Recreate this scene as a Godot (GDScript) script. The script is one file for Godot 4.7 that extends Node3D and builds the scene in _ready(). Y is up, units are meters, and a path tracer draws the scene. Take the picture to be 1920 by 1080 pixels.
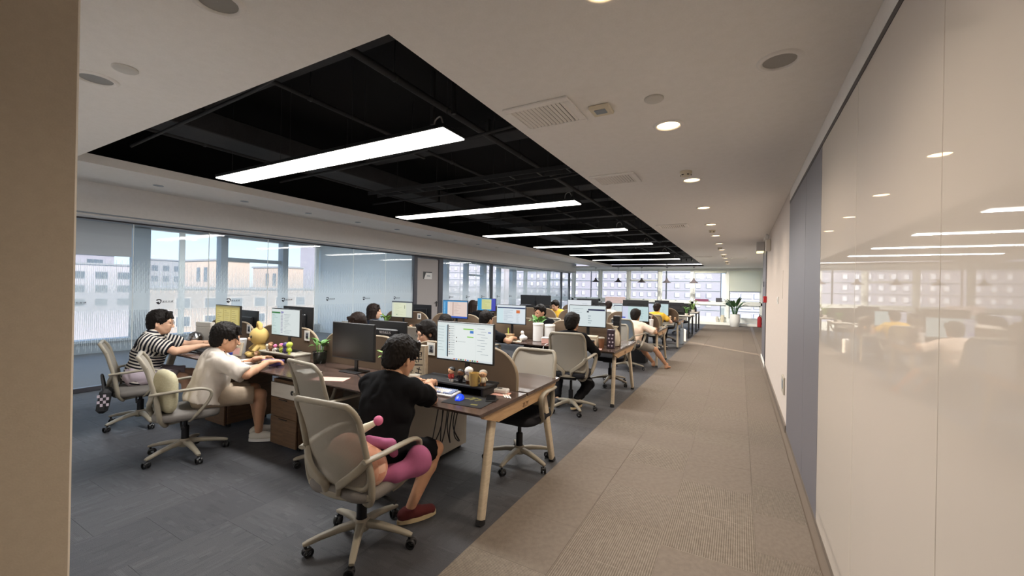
extends Node3D
# An open-plan office: benches of desks, people at their screens, a corridor with glossy panels, glass partition and windows.
var M := {}
var used := {}
var rng := RandomNumberGenerator.new()

# ---------------------------------------------------------------- mesh builder
class MB:
	var v := PackedVector3Array()
	var n := PackedVector3Array()
	var uv := PackedVector2Array()
	var ix := PackedInt32Array()
	var X := Transform3D()
	func at(t: Transform3D) -> MB:
		X = t
		return self
	func vert(p: Vector3, nn: Vector3, t := Vector2.ZERO) -> int:
		v.push_back(X * p)
		n.push_back((X.basis * nn).normalized())
		uv.push_back(t)
		return v.size() - 1
	func tri(a: Vector3, b: Vector3, c: Vector3, nn: Vector3, ta := Vector2.ZERO, tb := Vector2.ZERO, tc := Vector2.ZERO) -> void:
		var i := vert(a, nn, ta)
		var j := vert(b, nn, tb)
		var k := vert(c, nn, tc)
		if (b - a).cross(c - a).dot(nn) > 0.0:
			ix.append_array([i, k, j])
		else:
			ix.append_array([i, j, k])
	func quad(a: Vector3, b: Vector3, c: Vector3, d: Vector3, nn: Vector3, full := false) -> void:
		var t := [Vector2(0, 1), Vector2(1, 1), Vector2(1, 0), Vector2(0, 0)] if full else [Vector2.ZERO, Vector2.ZERO, Vector2.ZERO, Vector2.ZERO]
		var i := vert(a, nn, t[0])
		var j := vert(b, nn, t[1])
		var k := vert(c, nn, t[2])
		var l := vert(d, nn, t[3])
		if (b - a).cross(c - a).dot(nn) > 0.0:
			ix.append_array([i, k, j, i, l, k])
		else:
			ix.append_array([i, j, k, i, k, l])
	# a box with chamfered edges; every face carries uv 0..1
	func box(c: Vector3, s: Vector3, e := 0.0) -> MB:
		var h := s * 0.5
		e = minf(e, minf(h.x, minf(h.y, h.z)) * 0.9)
		var ax := [Vector3.RIGHT, Vector3.UP, Vector3.BACK]
		for k in 3:
			var u: Vector3 = ax[(k + 1) % 3]
			var w: Vector3 = ax[(k + 2) % 3]
			if k == 0:
				u = Vector3.BACK
				w = Vector3.UP
			elif k == 1:
				u = Vector3.RIGHT
				w = Vector3.BACK
			else:
				u = Vector3.RIGHT
				w = Vector3.UP
			var hu: float = absf(h.dot(u)) - e
			var hw: float = absf(h.dot(w)) - e
			for sg in [-1.0, 1.0]:
				var nn: Vector3 = ax[k] * sg
				var o: Vector3 = c + nn * absf(h.dot(ax[k]))
				quad(o - u * hu - w * hw, o + u * hu - w * hw, o + u * hu + w * hw, o - u * hu + w * hw, nn, true)
		if e > 0.0:
			for k in 3:
				var a: Vector3 = ax[k]
				var u: Vector3 = ax[(k + 1) % 3]
				var w: Vector3 = ax[(k + 2) % 3]
				var ha := absf(h.dot(a)) - e
				for su in [-1.0, 1.0]:
					for sw in [-1.0, 1.0]:
						var p1: Vector3 = c + u * su * absf(h.dot(u)) + w * sw * (absf(h.dot(w)) - e)
						var p2: Vector3 = c + u * su * (absf(h.dot(u)) - e) + w * sw * absf(h.dot(w))
						quad(p1 - a * ha, p1 + a * ha, p2 + a * ha, p2 - a * ha, (u * su + w * sw).normalized())
			for sx in [-1.0, 1.0]:
				for sy in [-1.0, 1.0]:
					for sz in [-1.0, 1.0]:
						var q := Vector3(sx, sy, sz)
						var o := c + h * q
						tri(o - Vector3(0, e * sy, e * sz), o - Vector3(e * sx, 0, e * sz), o - Vector3(e * sx, e * sy, 0), q.normalized())
		return self
	# a smooth sheet through rows of points; wrap joins the ends of each row; caps close the first and last row
	func grid(P: Array, wrap := false, caps := false) -> MB:
		var R := P.size()
		var C: int = P[0].size()
		var N: Array = []
		for r in R:
			var row := PackedVector3Array()
			row.resize(C)
			N.append(row)
		var CC := C if wrap else C - 1
		for r in R - 1:
			var p0: PackedVector3Array = P[r]
			var p1: PackedVector3Array = P[r + 1]
			for k in CC:
				var k2 := (k + 1) % C
				var f := (p0[k2] - p0[k]).cross(p1[k] - p0[k]) + (p1[k2] - p1[k]).cross(p1[k2] - p0[k2])
				N[r][k] += f
				N[r][k2] += f
				N[r + 1][k] += f
				N[r + 1][k2] += f
		var flip := 1.0
		if wrap:
			var s := 0.0
			for r in R:
				var mid := Vector3.ZERO
				for k in C:
					mid += P[r][k]
				mid /= C
				for k in C:
					s += N[r][k].dot(P[r][k] - mid)
			if s < 0.0:
				flip = -1.0
		var b := v.size()
		var W := C + 1 if wrap else C
		for r in R:
			for k in W:
				vert(P[r][k % C], N[r][k % C] * flip, Vector2(float(k) / (W - 1), float(r) / (R - 1)))
		for r in R - 1:
			for k in W - 1:
				var i := b + r * W + k
				if flip > 0.0:
					ix.append_array([i, i + W, i + 1, i + 1, i + W, i + W + 1])
				else:
					ix.append_array([i, i + 1, i + W, i + 1, i + W + 1, i + W])
		if caps:
			for r in [0, R - 1]:
				var mid := Vector3.ZERO
				for k in C:
					mid += P[r][k]
				mid /= C
				var inn := Vector3.ZERO
				for k in C:
					inn += P[1 if r == 0 else R - 2][k]
				var nn: Vector3 = mid - inn / C
				if nn.length() < 1e-6:
					continue
				nn = nn.normalized()
				for k in C:
					tri(mid, P[r][k], P[r][(k + 1) % C], nn)
		return self
	# a round rod along points, with one radius or one for each point
	func tube(pts: Array, rad, seg := 10, caps := true, flat := Vector2.ONE) -> MB:
		var rows := []
		var side := Vector3.ZERO
		for i in pts.size():
			var p: Vector3 = pts[i]
			var t: Vector3
			if i == 0:
				t = pts[1] - p
			elif i == pts.size() - 1:
				t = p - pts[i - 1]
			else:
				t = (pts[i + 1] - p).normalized() + (p - pts[i - 1]).normalized()
			t = t.normalized()
			if side == Vector3.ZERO:
				side = t.cross(Vector3.UP if absf(t.y) < 0.9 else Vector3.RIGHT).normalized()
			else:
				side = (side - t * side.dot(t)).normalized()
			var up := side.cross(t)
			var r: float = rad[i] if rad is Array else rad
			var row := PackedVector3Array()
			for k in seg:
				var a := TAU * k / seg
				row.push_back(p + side * cos(a) * r * flat.x + up * sin(a) * r * flat.y)
			rows.append(row)
		return grid(rows, true, caps)
	# a section (2-D outline) carried along points, turned so that its y follows up
	func sweep(pts: Array, sec: PackedVector2Array, up: Vector3, scales := [], caps := true) -> MB:
		var rows := []
		for i in pts.size():
			var p: Vector3 = pts[i]
			var t: Vector3 = (pts[mini(i + 1, pts.size() - 1)] - pts[maxi(i - 1, 0)])
			t = t.normalized()
			var side := t.cross(up).normalized()
			var u := side.cross(t).normalized()
			var s: Vector2 = scales[i] if scales.size() else Vector2.ONE
			var row := PackedVector3Array()
			for q in sec:
				row.push_back(p + side * q.x * s.x + u * q.y * s.y)
			rows.append(row)
		return grid(rows, true, caps)
	func lathe(prof: Array, seg := 20) -> MB:
		var rows := []
		for q in prof:
			var row := PackedVector3Array()
			for k in seg:
				var a := TAU * k / seg
				row.push_back(Vector3(cos(a) * q.x, q.y, sin(a) * q.x))
			rows.append(row)
		return grid(rows, true, false)
	func ball(c: Vector3, r: Vector3, rows := 10, seg := 16) -> MB:
		var P := []
		for i in rows + 1:
			var a := PI * i / rows
			var s := maxf(sin(a), 1e-4)
			var row := PackedVector3Array()
			for k in seg:
				var b := TAU * k / seg
				row.push_back(c + Vector3(cos(b) * s * r.x, cos(a) * r.y, sin(b) * s * r.z))
			P.append(row)
		return grid(P, true)
	# a flat outline in x and y given a thickness along z (front at +z)
	func plate(poly: PackedVector2Array, z0: float, z1: float, smooth := false) -> MB:
		var tr := Geometry2D.triangulate_polygon(poly)
		var lo := poly[0]
		var hi := poly[0]
		for q in poly:
			lo = lo.min(q)
			hi = hi.max(q)
		var sz := hi - lo
		for k in range(0, tr.size(), 3):
			var a := poly[tr[k]]
			var b := poly[tr[k + 1]]
			var c := poly[tr[k + 2]]
			var ta := Vector2((a.x - lo.x) / sz.x, 1.0 - (a.y - lo.y) / sz.y)
			var tb := Vector2((b.x - lo.x) / sz.x, 1.0 - (b.y - lo.y) / sz.y)
			var tc := Vector2((c.x - lo.x) / sz.x, 1.0 - (c.y - lo.y) / sz.y)
			tri(Vector3(a.x, a.y, z1), Vector3(b.x, b.y, z1), Vector3(c.x, c.y, z1), Vector3.BACK, ta, tb, tc)
			tri(Vector3(a.x, a.y, z0), Vector3(b.x, b.y, z0), Vector3(c.x, c.y, z0), Vector3.FORWARD, ta, tb, tc)
		if smooth:
			var r0 := PackedVector3Array()
			var r1 := PackedVector3Array()
			for q in poly:
				r0.push_back(Vector3(q.x, q.y, z0))
				r1.push_back(Vector3(q.x, q.y, z1))
			grid([r0, r1], true)
		else:
			var ccw := not Geometry2D.is_polygon_clockwise(poly)
			for k in poly.size():
				var a := poly[k]
				var b := poly[(k + 1) % poly.size()]
				var nn := Vector3(b.y - a.y, a.x - b.x, 0) if ccw else Vector3(a.y - b.y, b.x - a.x, 0)
				quad(Vector3(a.x, a.y, z0), Vector3(b.x, b.y, z0), Vector3(b.x, b.y, z1), Vector3(a.x, a.y, z1), nn.normalized())
		return self
	func mesh() -> ArrayMesh:
		var a := []
		a.resize(Mesh.ARRAY_MAX)
		a[Mesh.ARRAY_VERTEX] = v
		a[Mesh.ARRAY_NORMAL] = n
		a[Mesh.ARRAY_TEX_UV] = uv
		a[Mesh.ARRAY_INDEX] = ix
		var m := ArrayMesh.new()
		m.add_surface_from_arrays(Mesh.PRIMITIVE_TRIANGLES, a)
		return m

# ---------------------------------------------------------------- things and parts
func numbered(nm: String) -> String:
	var k: int = used.get(nm, -1) + 1
	used[nm] = k
	return nm if k == 0 else "%s_%03d" % [nm, k]

func tag(o: Node, label: String, category: String, group := "") -> Node:
	o.set_meta("label", label)
	o.set_meta("category", category)
	if group:
		o.set_meta("group", group)
	return o

func thing(nm: String, label: String, category: String, pos := Vector3.ZERO, turn := 0.0, group := "") -> Node3D:
	var o := Node3D.new()
	o.name = numbered(nm)
	add_child(o)
	o.position = pos
	o.rotation_degrees.y = turn
	tag(o, label, category, group)
	return o

func part(b: MB, nm: String, m: Material, parent: Node = null, pos := Vector3.ZERO, turn := 0.0) -> MeshInstance3D:
	return part_mesh(b.mesh(), nm, m, parent, pos, turn)

func part_mesh(me: Mesh, nm: String, m: Material, parent: Node = null, pos := Vector3.ZERO, turn := 0.0) -> MeshInstance3D:
	var o := MeshInstance3D.new()
	o.mesh = me
	o.material_override = m
	if parent:
		o.name = nm
		parent.add_child(o, true)
	else:
		o.name = numbered(nm)
		add_child(o)
	o.position = pos
	o.rotation_degrees.y = turn
	return o

func solo(b: MB, nm: String, m: Material, label: String, category: String, pos := Vector3.ZERO, turn := 0.0, group := "") -> MeshInstance3D:
	var o := part(b, nm, m, null, pos, turn)
	tag(o, label, category, group)
	return o

func struct(b: MB, nm: String, m: Material, parent: Node = null) -> MeshInstance3D:
	var o := part(b, nm, m, parent)
	if not parent:
		o.set_meta("kind", "structure")
	return o

func copy(src: Node3D, pos: Vector3, turn: float, label := "", group := "") -> Node3D:
	var o: Node3D = src.duplicate()
	var base: String = String(src.name)
	if base.length() > 4 and base.substr(base.length() - 4, 1) == "_" and base.right(3).is_valid_int():
		base = base.left(base.length() - 4)
	o.name = numbered(base)
	add_child(o)
	o.position = pos
	o.rotation_degrees.y = turn
	if label:
		o.set_meta("label", label)
	if group:
		o.set_meta("group", group)
	return o

func T(p: Vector3, rx := 0.0, ry := 0.0, rz := 0.0) -> Transform3D:
	return Transform3D(Basis.from_euler(Vector3(deg_to_rad(rx), deg_to_rad(ry), deg_to_rad(rz))), p)

func rrect(w: float, h: float, r: float, seg := 5) -> PackedVector2Array:
	var o := PackedVector2Array()
	for q in [[1, 1, 0], [-1, 1, 1], [-1, -1, 2], [1, -1, 3]]:
		for k in seg + 1:
			var a: float = (q[2] + float(k) / seg) * PI / 2
			o.push_back(Vector2(q[0] * (w / 2 - r) + cos(a) * r, q[1] * (h / 2 - r) + sin(a) * r))
	return o

func curve(pts: Array, steps := 6) -> Array:
	var out := []
	for i in pts.size() - 1:
		var p0: Vector3 = pts[maxi(i - 1, 0)]
		var p1: Vector3 = pts[i]
		var p2: Vector3 = pts[i + 1]
		var p3: Vector3 = pts[mini(i + 2, pts.size() - 1)]
		for k in steps:
			out.append(p1.cubic_interpolate(p2, p0, p3, float(k) / steps))
	out.append(pts[-1])
	return out

# ---------------------------------------------------------------- materials
func mat(nm: String, c: Color, rough := 0.6, metal := 0.0, spec := 0.5) -> StandardMaterial3D:
	var m := StandardMaterial3D.new()
	m.resource_name = nm
	m.albedo_color = c
	m.roughness = rough
	m.metallic = metal
	m.metallic_specular = spec
	M[nm] = m
	return m

func hexc(h: String) -> Color:
	return Color.html(h)

func tex(im: Image) -> ImageTexture:
	return ImageTexture.create_from_image(im)

func noise_image(sz: int, freq: float, sd: int, kind := FastNoiseLite.TYPE_SIMPLEX_SMOOTH) -> Image:
	var f := FastNoiseLite.new()
	f.seed = sd
	f.frequency = freq
	f.noise_type = kind
	f.fractal_octaves = 4
	return f.get_seamless_image(sz, sz)

# a grain laid over a plain colour: two ramps of noise between dark and light
func grain(m: StandardMaterial3D, lo: Color, hi: Color, sz: int, freq: float, sd: int, uvs: float, bump := 0.0, triplanar := true) -> StandardMaterial3D:
	var a := noise_image(sz, freq, sd)
	var b := noise_image(sz, freq * 7.0, sd + 1)
	var im := Image.create(sz, sz, false, Image.FORMAT_RGB8)
	var hm := Image.create(sz, sz, false, Image.FORMAT_RGB8)
	for y in sz:
		for x in sz:
			var t := a.get_pixel(x, y).r * 0.45 + b.get_pixel(x, y).r * 0.55
			im.set_pixel(x, y, lo.lerp(hi, t))
			hm.set_pixel(x, y, Color(t, t, t))
	m.albedo_color = Color.WHITE
	m.albedo_texture = tex(im)
	if bump > 0.0:
		m.heightmap_enabled = true
		m.heightmap_texture = tex(hm)
		m.heightmap_scale = bump
	m.uv1_triplanar = triplanar
	m.uv1_world_triplanar = triplanar
	m.uv1_scale = Vector3.ONE * uvs
	return m

func glow(nm: String, c: Color, e: float) -> StandardMaterial3D:
	var m := mat(nm, c, 0.6)
	m.emission_enabled = true
	m.emission = c
	m.emission_energy_multiplier = e
	return m

func ribbed(lo: Color, hi: Color, sd: int, ribs: int, sz := 512) -> Array:
	var a := noise_image(sz, 0.02, sd)
	var b := noise_image(sz, 0.25, sd + 3)
	var r := RandomNumberGenerator.new()
	r.seed = sd
	var im := Image.create(sz, sz, false, Image.FORMAT_RGB8)
	var hm := Image.create(sz, sz, false, Image.FORMAT_RGB8)
	for x in sz:
		var w := 0.5 + 0.5 * cos(TAU * ribs * x / float(sz)) if ribs > 0 else 0.5
		for y in sz:
			var t := clampf(w * (0.5 if ribs > 0 else 0.0) + a.get_pixel(x, y).r * 0.25 + (b.get_pixel(x, y).r - 0.5) * 0.7 + (0.12 if ribs > 0 else 0.4), 0.0, 1.0)
			im.set_pixel(x, y, lo.lerp(hi, t))
			hm.set_pixel(x, y, Color(t, t, t))
	return [tex(im), tex(hm)]

func carpet(nm: String, maps: Array, c := Color.WHITE) -> StandardMaterial3D:
	var m := mat(nm, c, 0.95, 0.0, 0.2)
	m.albedo_texture = maps[0]
	m.heightmap_enabled = true
	m.heightmap_texture = maps[1]
	m.heightmap_scale = 0.25
	return m

# grey office tiles: loop pile with woven darker and lighter dashes
func dashes(lo: Color, hi: Color, sd: int) -> Array:
	var sz := 512
	var b := noise_image(sz, 0.2, sd + 3)
	var r := RandomNumberGenerator.new()
	r.seed = sd
	var base := Image.create(sz, sz, false, Image.FORMAT_RF)
	base.fill(Color(0.5, 0, 0))
	for k in 90:
		var w := r.randi_range(24, 150)
		var h := r.randi_range(8, 34)
		base.fill_rect(Rect2i(r.randi_range(-40, sz - 10), r.randi_range(0, sz - 8), w, h), Color(r.randf_range(0.3, 0.72), 0, 0))
	var im := Image.create(sz, sz, false, Image.FORMAT_RGB8)
	var hm := Image.create(sz, sz, false, Image.FORMAT_RGB8)
	for y in sz:
		for x in sz:
			var t := clampf(base.get_pixel(x, y).r + (b.get_pixel(x, y).r - 0.5) * 0.7 + 0.08 * sin(y * 0.9), 0.0, 1.0)
			im.set_pixel(x, y, lo.lerp(hi, t))
			hm.set_pixel(x, y, Color(t, t, t))
	return [tex(im), tex(hm)]

func wood(nm: String, lo: Color, hi: Color, sd: int, rough: float, uvs: Vector3) -> StandardMaterial3D:
	var f := FastNoiseLite.new()
	f.seed = sd
	f.frequency = 0.01
	var im := Image.create(256, 256, false, Image.FORMAT_RGB8)
	for y in 256:
		for x in 256:
			var w := f.get_noise_2d(x * 0.35, y * 6.0) * 0.5 + f.get_noise_2d(x * 1.5, y * 26.0) * 0.5
			im.set_pixel(x, y, lo.lerp(hi, clampf(0.5 + w * 0.9, 0.0, 1.0)))
	var m := mat(nm, Color.WHITE, rough)
	m.albedo_texture = tex(im)
	m.uv1_triplanar = true
	m.uv1_scale = uvs
	return m

func make_materials() -> void:
	grain(mat("ceiling_paint", Color.WHITE, 0.9, 0, 0.3), hexc("e6e3df"), hexc("f0edea"), 256, 0.03, 11, 1.6, 0.02)
	grain(mat("wall_paint", Color.WHITE, 0.8, 0, 0.3), hexc("dedad6"), hexc("e9e5e2"), 256, 0.03, 12, 1.6, 0.02)
	grain(mat("corridor_paint", Color.WHITE, 0.8, 0, 0.3), hexc("c9beb6"), hexc("d3c9c2"), 256, 0.03, 17, 1.6, 0.02)
	grain(mat("tan_paint", Color.WHITE, 0.85, 0, 0.3), hexc("bfb2a0"), hexc("ccc0ae"), 256, 0.05, 13, 2.0, 0.04)
	grain(mat("pale_blue_paint", Color.WHITE, 0.85, 0, 0.3), hexc("c9d2d8"), hexc("d6dde2"), 128, 0.05, 14, 1.0)
	mat("void_black", hexc("161617"), 0.9, 0, 0.3)
	grain(mat("duct_black", Color.WHITE, 0.7, 0, 0.4), hexc("262628"), hexc("333335"), 128, 0.04, 15, 1.2)
	mat("rod_black", hexc("2a2a2b"), 0.6)
	mat("frame_dark", hexc("4b4a50"), 0.45, 0.3)
	mat("channel_dark", hexc("2d282c"), 0.4, 0.2)
	mat("frame_white", hexc("f4f4ee"), 0.5)
	mat("frame_grey", hexc("8d959c"), 0.45, 0.2)
	grain(mat("grey_panel", Color.WHITE, 0.5), hexc("656369"), hexc("727078"), 256, 0.12, 16, 3.0)
	mat("gloss_white", hexc("cfc6bd"), 0.012, 0, 0.55)
	mat("door_grey", hexc("aaa3a0"), 0.5)
	mat("skirting", hexc("6d6258"), 0.6)
	var g := mat("clear_glass", Color(0.9, 0.96, 0.98, 0.06), 0.03, 0, 0.32)
	g.transparency = BaseMaterial3D.TRANSPARENCY_ALPHA
	# frosted film: vertical hairlines that thicken towards a solid band with the marks
	var fw := 256
	var fh := 512
	var im := Image.create(fw, fh, false, Image.FORMAT_RGBA8)
	for y in fh:
		var hgt := 2.0 - 1.7 * y / float(fh)
		var cover := 0.0
		if hgt > 1.34:
			cover = clampf((1.86 - hgt) / 0.52, 0.0, 1.0)
		elif hgt > 1.12:
			cover = 1.0
		else:
			cover = clampf((hgt - 0.55) / 0.57, 0.0, 1.0) * 0.8
		for x in fw:
			var ph := fmod(x * 48.0 / fw, 1.0)
			im.set_pixel(x, y, Color(0.93, 0.96, 0.97, 0.72 if ph < cover or cover >= 1.0 else 0.0))
	var film := mat("frost_film", Color.WHITE, 0.9, 0, 0.2)
	film.albedo_texture = tex(im)
	film.transparency = BaseMaterial3D.TRANSPARENCY_ALPHA
	film.backlight_enabled = true
	film.backlight = Color(0.8, 0.8, 0.8)
	mat("mark_dark", hexc("26242c"), 0.7)
	var cb := ribbed(hexc("59514a"), hexc("948b81"), 21, 48)
	var cf := ribbed(hexc("5e564f"), hexc("8c8279"), 22, 0)
	var cs := ribbed(hexc("554d45"), hexc("988f85"), 23, 40)
	carpet("carpet_ribbed", cb)
	carpet("carpet_loop", cf)
	carpet("carpet_coarse", cs)
	carpet("carpet_grey", dashes(hexc("37373a"), hexc("5c5c60"), 31))
	carpet("carpet_grey_dark", dashes(hexc("313134"), hexc("55555a"), 32))
	for k in ["carpet_grey", "carpet_grey_dark"]:
		M[k].roughness = 0.6
		M[k].metallic_specular = 0.4
	wood("walnut", hexc("3b2f2a"), hexc("5b4a43"), 41, 0.2, Vector3(1.2, 1.2, 1.2))
	wood("brown_wood", hexc("54402f"), hexc("76593f"), 42, 0.55, Vector3(2, 2, 2))
	wood("birch", hexc("b7a890"), hexc("cfc1aa"), 43, 0.45, Vector3(2.4, 2.4, 2.4))
	wood("orange_wood", hexc("a07f5b"), hexc("bf9d76"), 44, 0.5, Vector3(3, 3, 3))
	grain(mat("divider_cloth", Color.WHITE, 0.95, 0, 0.2), hexc("5a4a3c"), hexc("796858"), 256, 0.2, 45, 6.0, 0.05)
	mat("divider_edge", hexc("8f7f69"), 0.6)
	mat("pedestal_grey", hexc("a79f92"), 0.6)
	mat("drawer_white", hexc("cfc8bd"), 0.5)
	mat("black_plastic", hexc("1b1b1d"), 0.4)
	mat("soft_black", hexc("202022"), 0.7)
	mat("dark_metal", hexc("2b2b2e"), 0.35, 0.7)
	mat("chrome", hexc("b9b9bb"), 0.2, 1.0)
	mat("white_plastic", hexc("e2e0dd"), 0.4)
	mat("cream", hexc("d9cfb8"), 0.5)
	mat("chair_frame", hexc("938b7c"), 0.5)
	grain(mat("chair_seat", Color.WHITE, 0.95, 0, 0.2), hexc("6a6663"), hexc("8b8681"), 128, 0.3, 46, 8.0, 0.05)
	grain(mat("chair_seat_black", Color.WHITE, 0.95, 0, 0.2), hexc("202023"), hexc("38383c"), 128, 0.3, 47, 8.0, 0.05)
	# chair netting: open weave
	var net := Image.create(64, 64, false, Image.FORMAT_RGBA8)
	for y in 64:
		for x in 64:
			var hole := (x % 8 > 1) and (y % 8 > 2)
			net.set_pixel(x, y, Color(0.6, 0.575, 0.53, 0.74 if hole else 1.0))
	var nm := mat("chair_net", Color.WHITE, 0.8)
	nm.albedo_texture = tex(net)
	nm.transparency = BaseMaterial3D.TRANSPARENCY_ALPHA
	nm.uv1_scale = Vector3(14, 16, 1)
	mat("net_blue", hexc("7d8893"), 0.8)
	mat("paper", hexc("e6e2da"), 0.8)
	mat("pink_paper", hexc("d9a79b"), 0.8)
	mat("plant_leaf", hexc("4e7d33"), 0.5)
	mat("plant_leaf_pale", hexc("7fa34e"), 0.5)
	mat("plant_dark", hexc("35562f"), 0.5)
	mat("red_paint", hexc("b1252b"), 0.35)
	glow("panel_glow", Color(1, 0.985, 0.95), 3.0)
	glow("warm_glow", Color(1, 0.86, 0.66), 5.0)
	mat("lens_grey", hexc("8e8b86"), 0.4)
	mat("lamp_off", hexc("c9c6c0"), 0.5)

const EYE := Vector3(0, 1.55, 0)
const CEIL := 2.69

func logo(parent: Node, mb_m: Material, z: float) -> void:
	# shield emblem with a helmet-like hollow, and four square characters over a rule; 0.24 m wide, on the glass
	var b := MB.new()
	b.X = Transform3D(Basis(Vector3(0, 0, -1), Vector3(0, 1, 0), Vector3(1, 0, 0)), Vector3(0.0, 1.235, z))
	var sh := PackedVector2Array()
	for q in [[-0.035, 0.026], [-0.022, 0.037], [0.005, 0.041], [0.028, 0.036], [0.037, 0.024], [0.034, -0.004], [0.022, -0.026], [0.0, -0.043], [-0.024, -0.026], [-0.034, -0.009], [-0.02, -0.006], [-0.008, 0.001], [0.006, -0.001], [0.004, -0.012], [0.013, -0.019], [0.023, -0.006], [0.025, 0.012], [0.016, 0.024], [0.0, 0.027], [-0.014, 0.021], [-0.02, 0.014]]:
		sh.push_back(Vector2(q[0] - 0.085, q[1]))
	b.plate(sh, -0.0012, 0.0012)
	# strokes of the four characters: [x, y, width, height] in a 10 x 10 cell
	var glyphs := [
		[[5, 9.2, 9, 1.2], [1, 8, 1.2, 2], [9, 8, 1.2, 2], [5, 6.6, 5, 1], [5, 4.6, 6, 1], [5, 2.6, 7, 1], [5, 0.6, 8, 1], [2, 2.6, 1.2, 4.6], [8, 2.6, 1.2, 4.6], [5, 2.6, 1, 4.6]],
		[[2.4, 9, 4, 1.1], [4, 7.4, 1.1, 3], [2.4, 6, 4, 1.1], [1, 4.6, 1.1, 3], [2.4, 3.2, 4, 1.1], [4, 1.6, 1.1, 3.4], [7, 6.6, 1.2, 6], [6.4, 1.2, 4, 1.1], [8.8, 2.2, 1.2, 2.6]],
		[[2.2, 8.4, 3.6, 1], [0.9, 7.2, 1, 3.2], [3.6, 7.2, 1, 3.2], [2.2, 5.8, 3.6, 1], [2.4, 3, 1, 4.6], [3.4, 3.4, 2, 1], [2.2, 0.8, 4, 1], [7.2, 8.6, 5, 1], [7.2, 6, 5, 1], [7.2, 3.8, 4.4, 1], [8, 2, 1, 3], [6.8, 0.6, 3, 1]],
		[[1.6, 5, 1.1, 9.4], [1.7, 6.6, 3.2, 1], [6.8, 9, 5.6, 1], [6.8, 6.8, 5, 1], [6.8, 5, 5, 1], [4.8, 6.6, 1, 4.4], [8.8, 6.6, 1, 4.4], [6.8, 6.8, 1, 5], [6.6, 3, 6, 1], [8.4, 2, 1, 3.4], [6, 1.6, 1.2, 1.2]]]
	for k in 4:
		for s in glyphs[k]:
			b.box(Vector3(-0.022 + k * 0.0365 + (s[0] - 5) * 0.0029 + (s[1] - 5) * 0.0006, 0.004 + (s[1] - 5) * 0.0023, 0), Vector3(s[2] * 0.0029, s[3] * 0.0023, 0.0024))
	b.box(Vector3(0.032, -0.0155, 0), Vector3(0.148, 0.003, 0.0024))
	part(b, "glass_logo", mb_m, parent)

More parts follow.
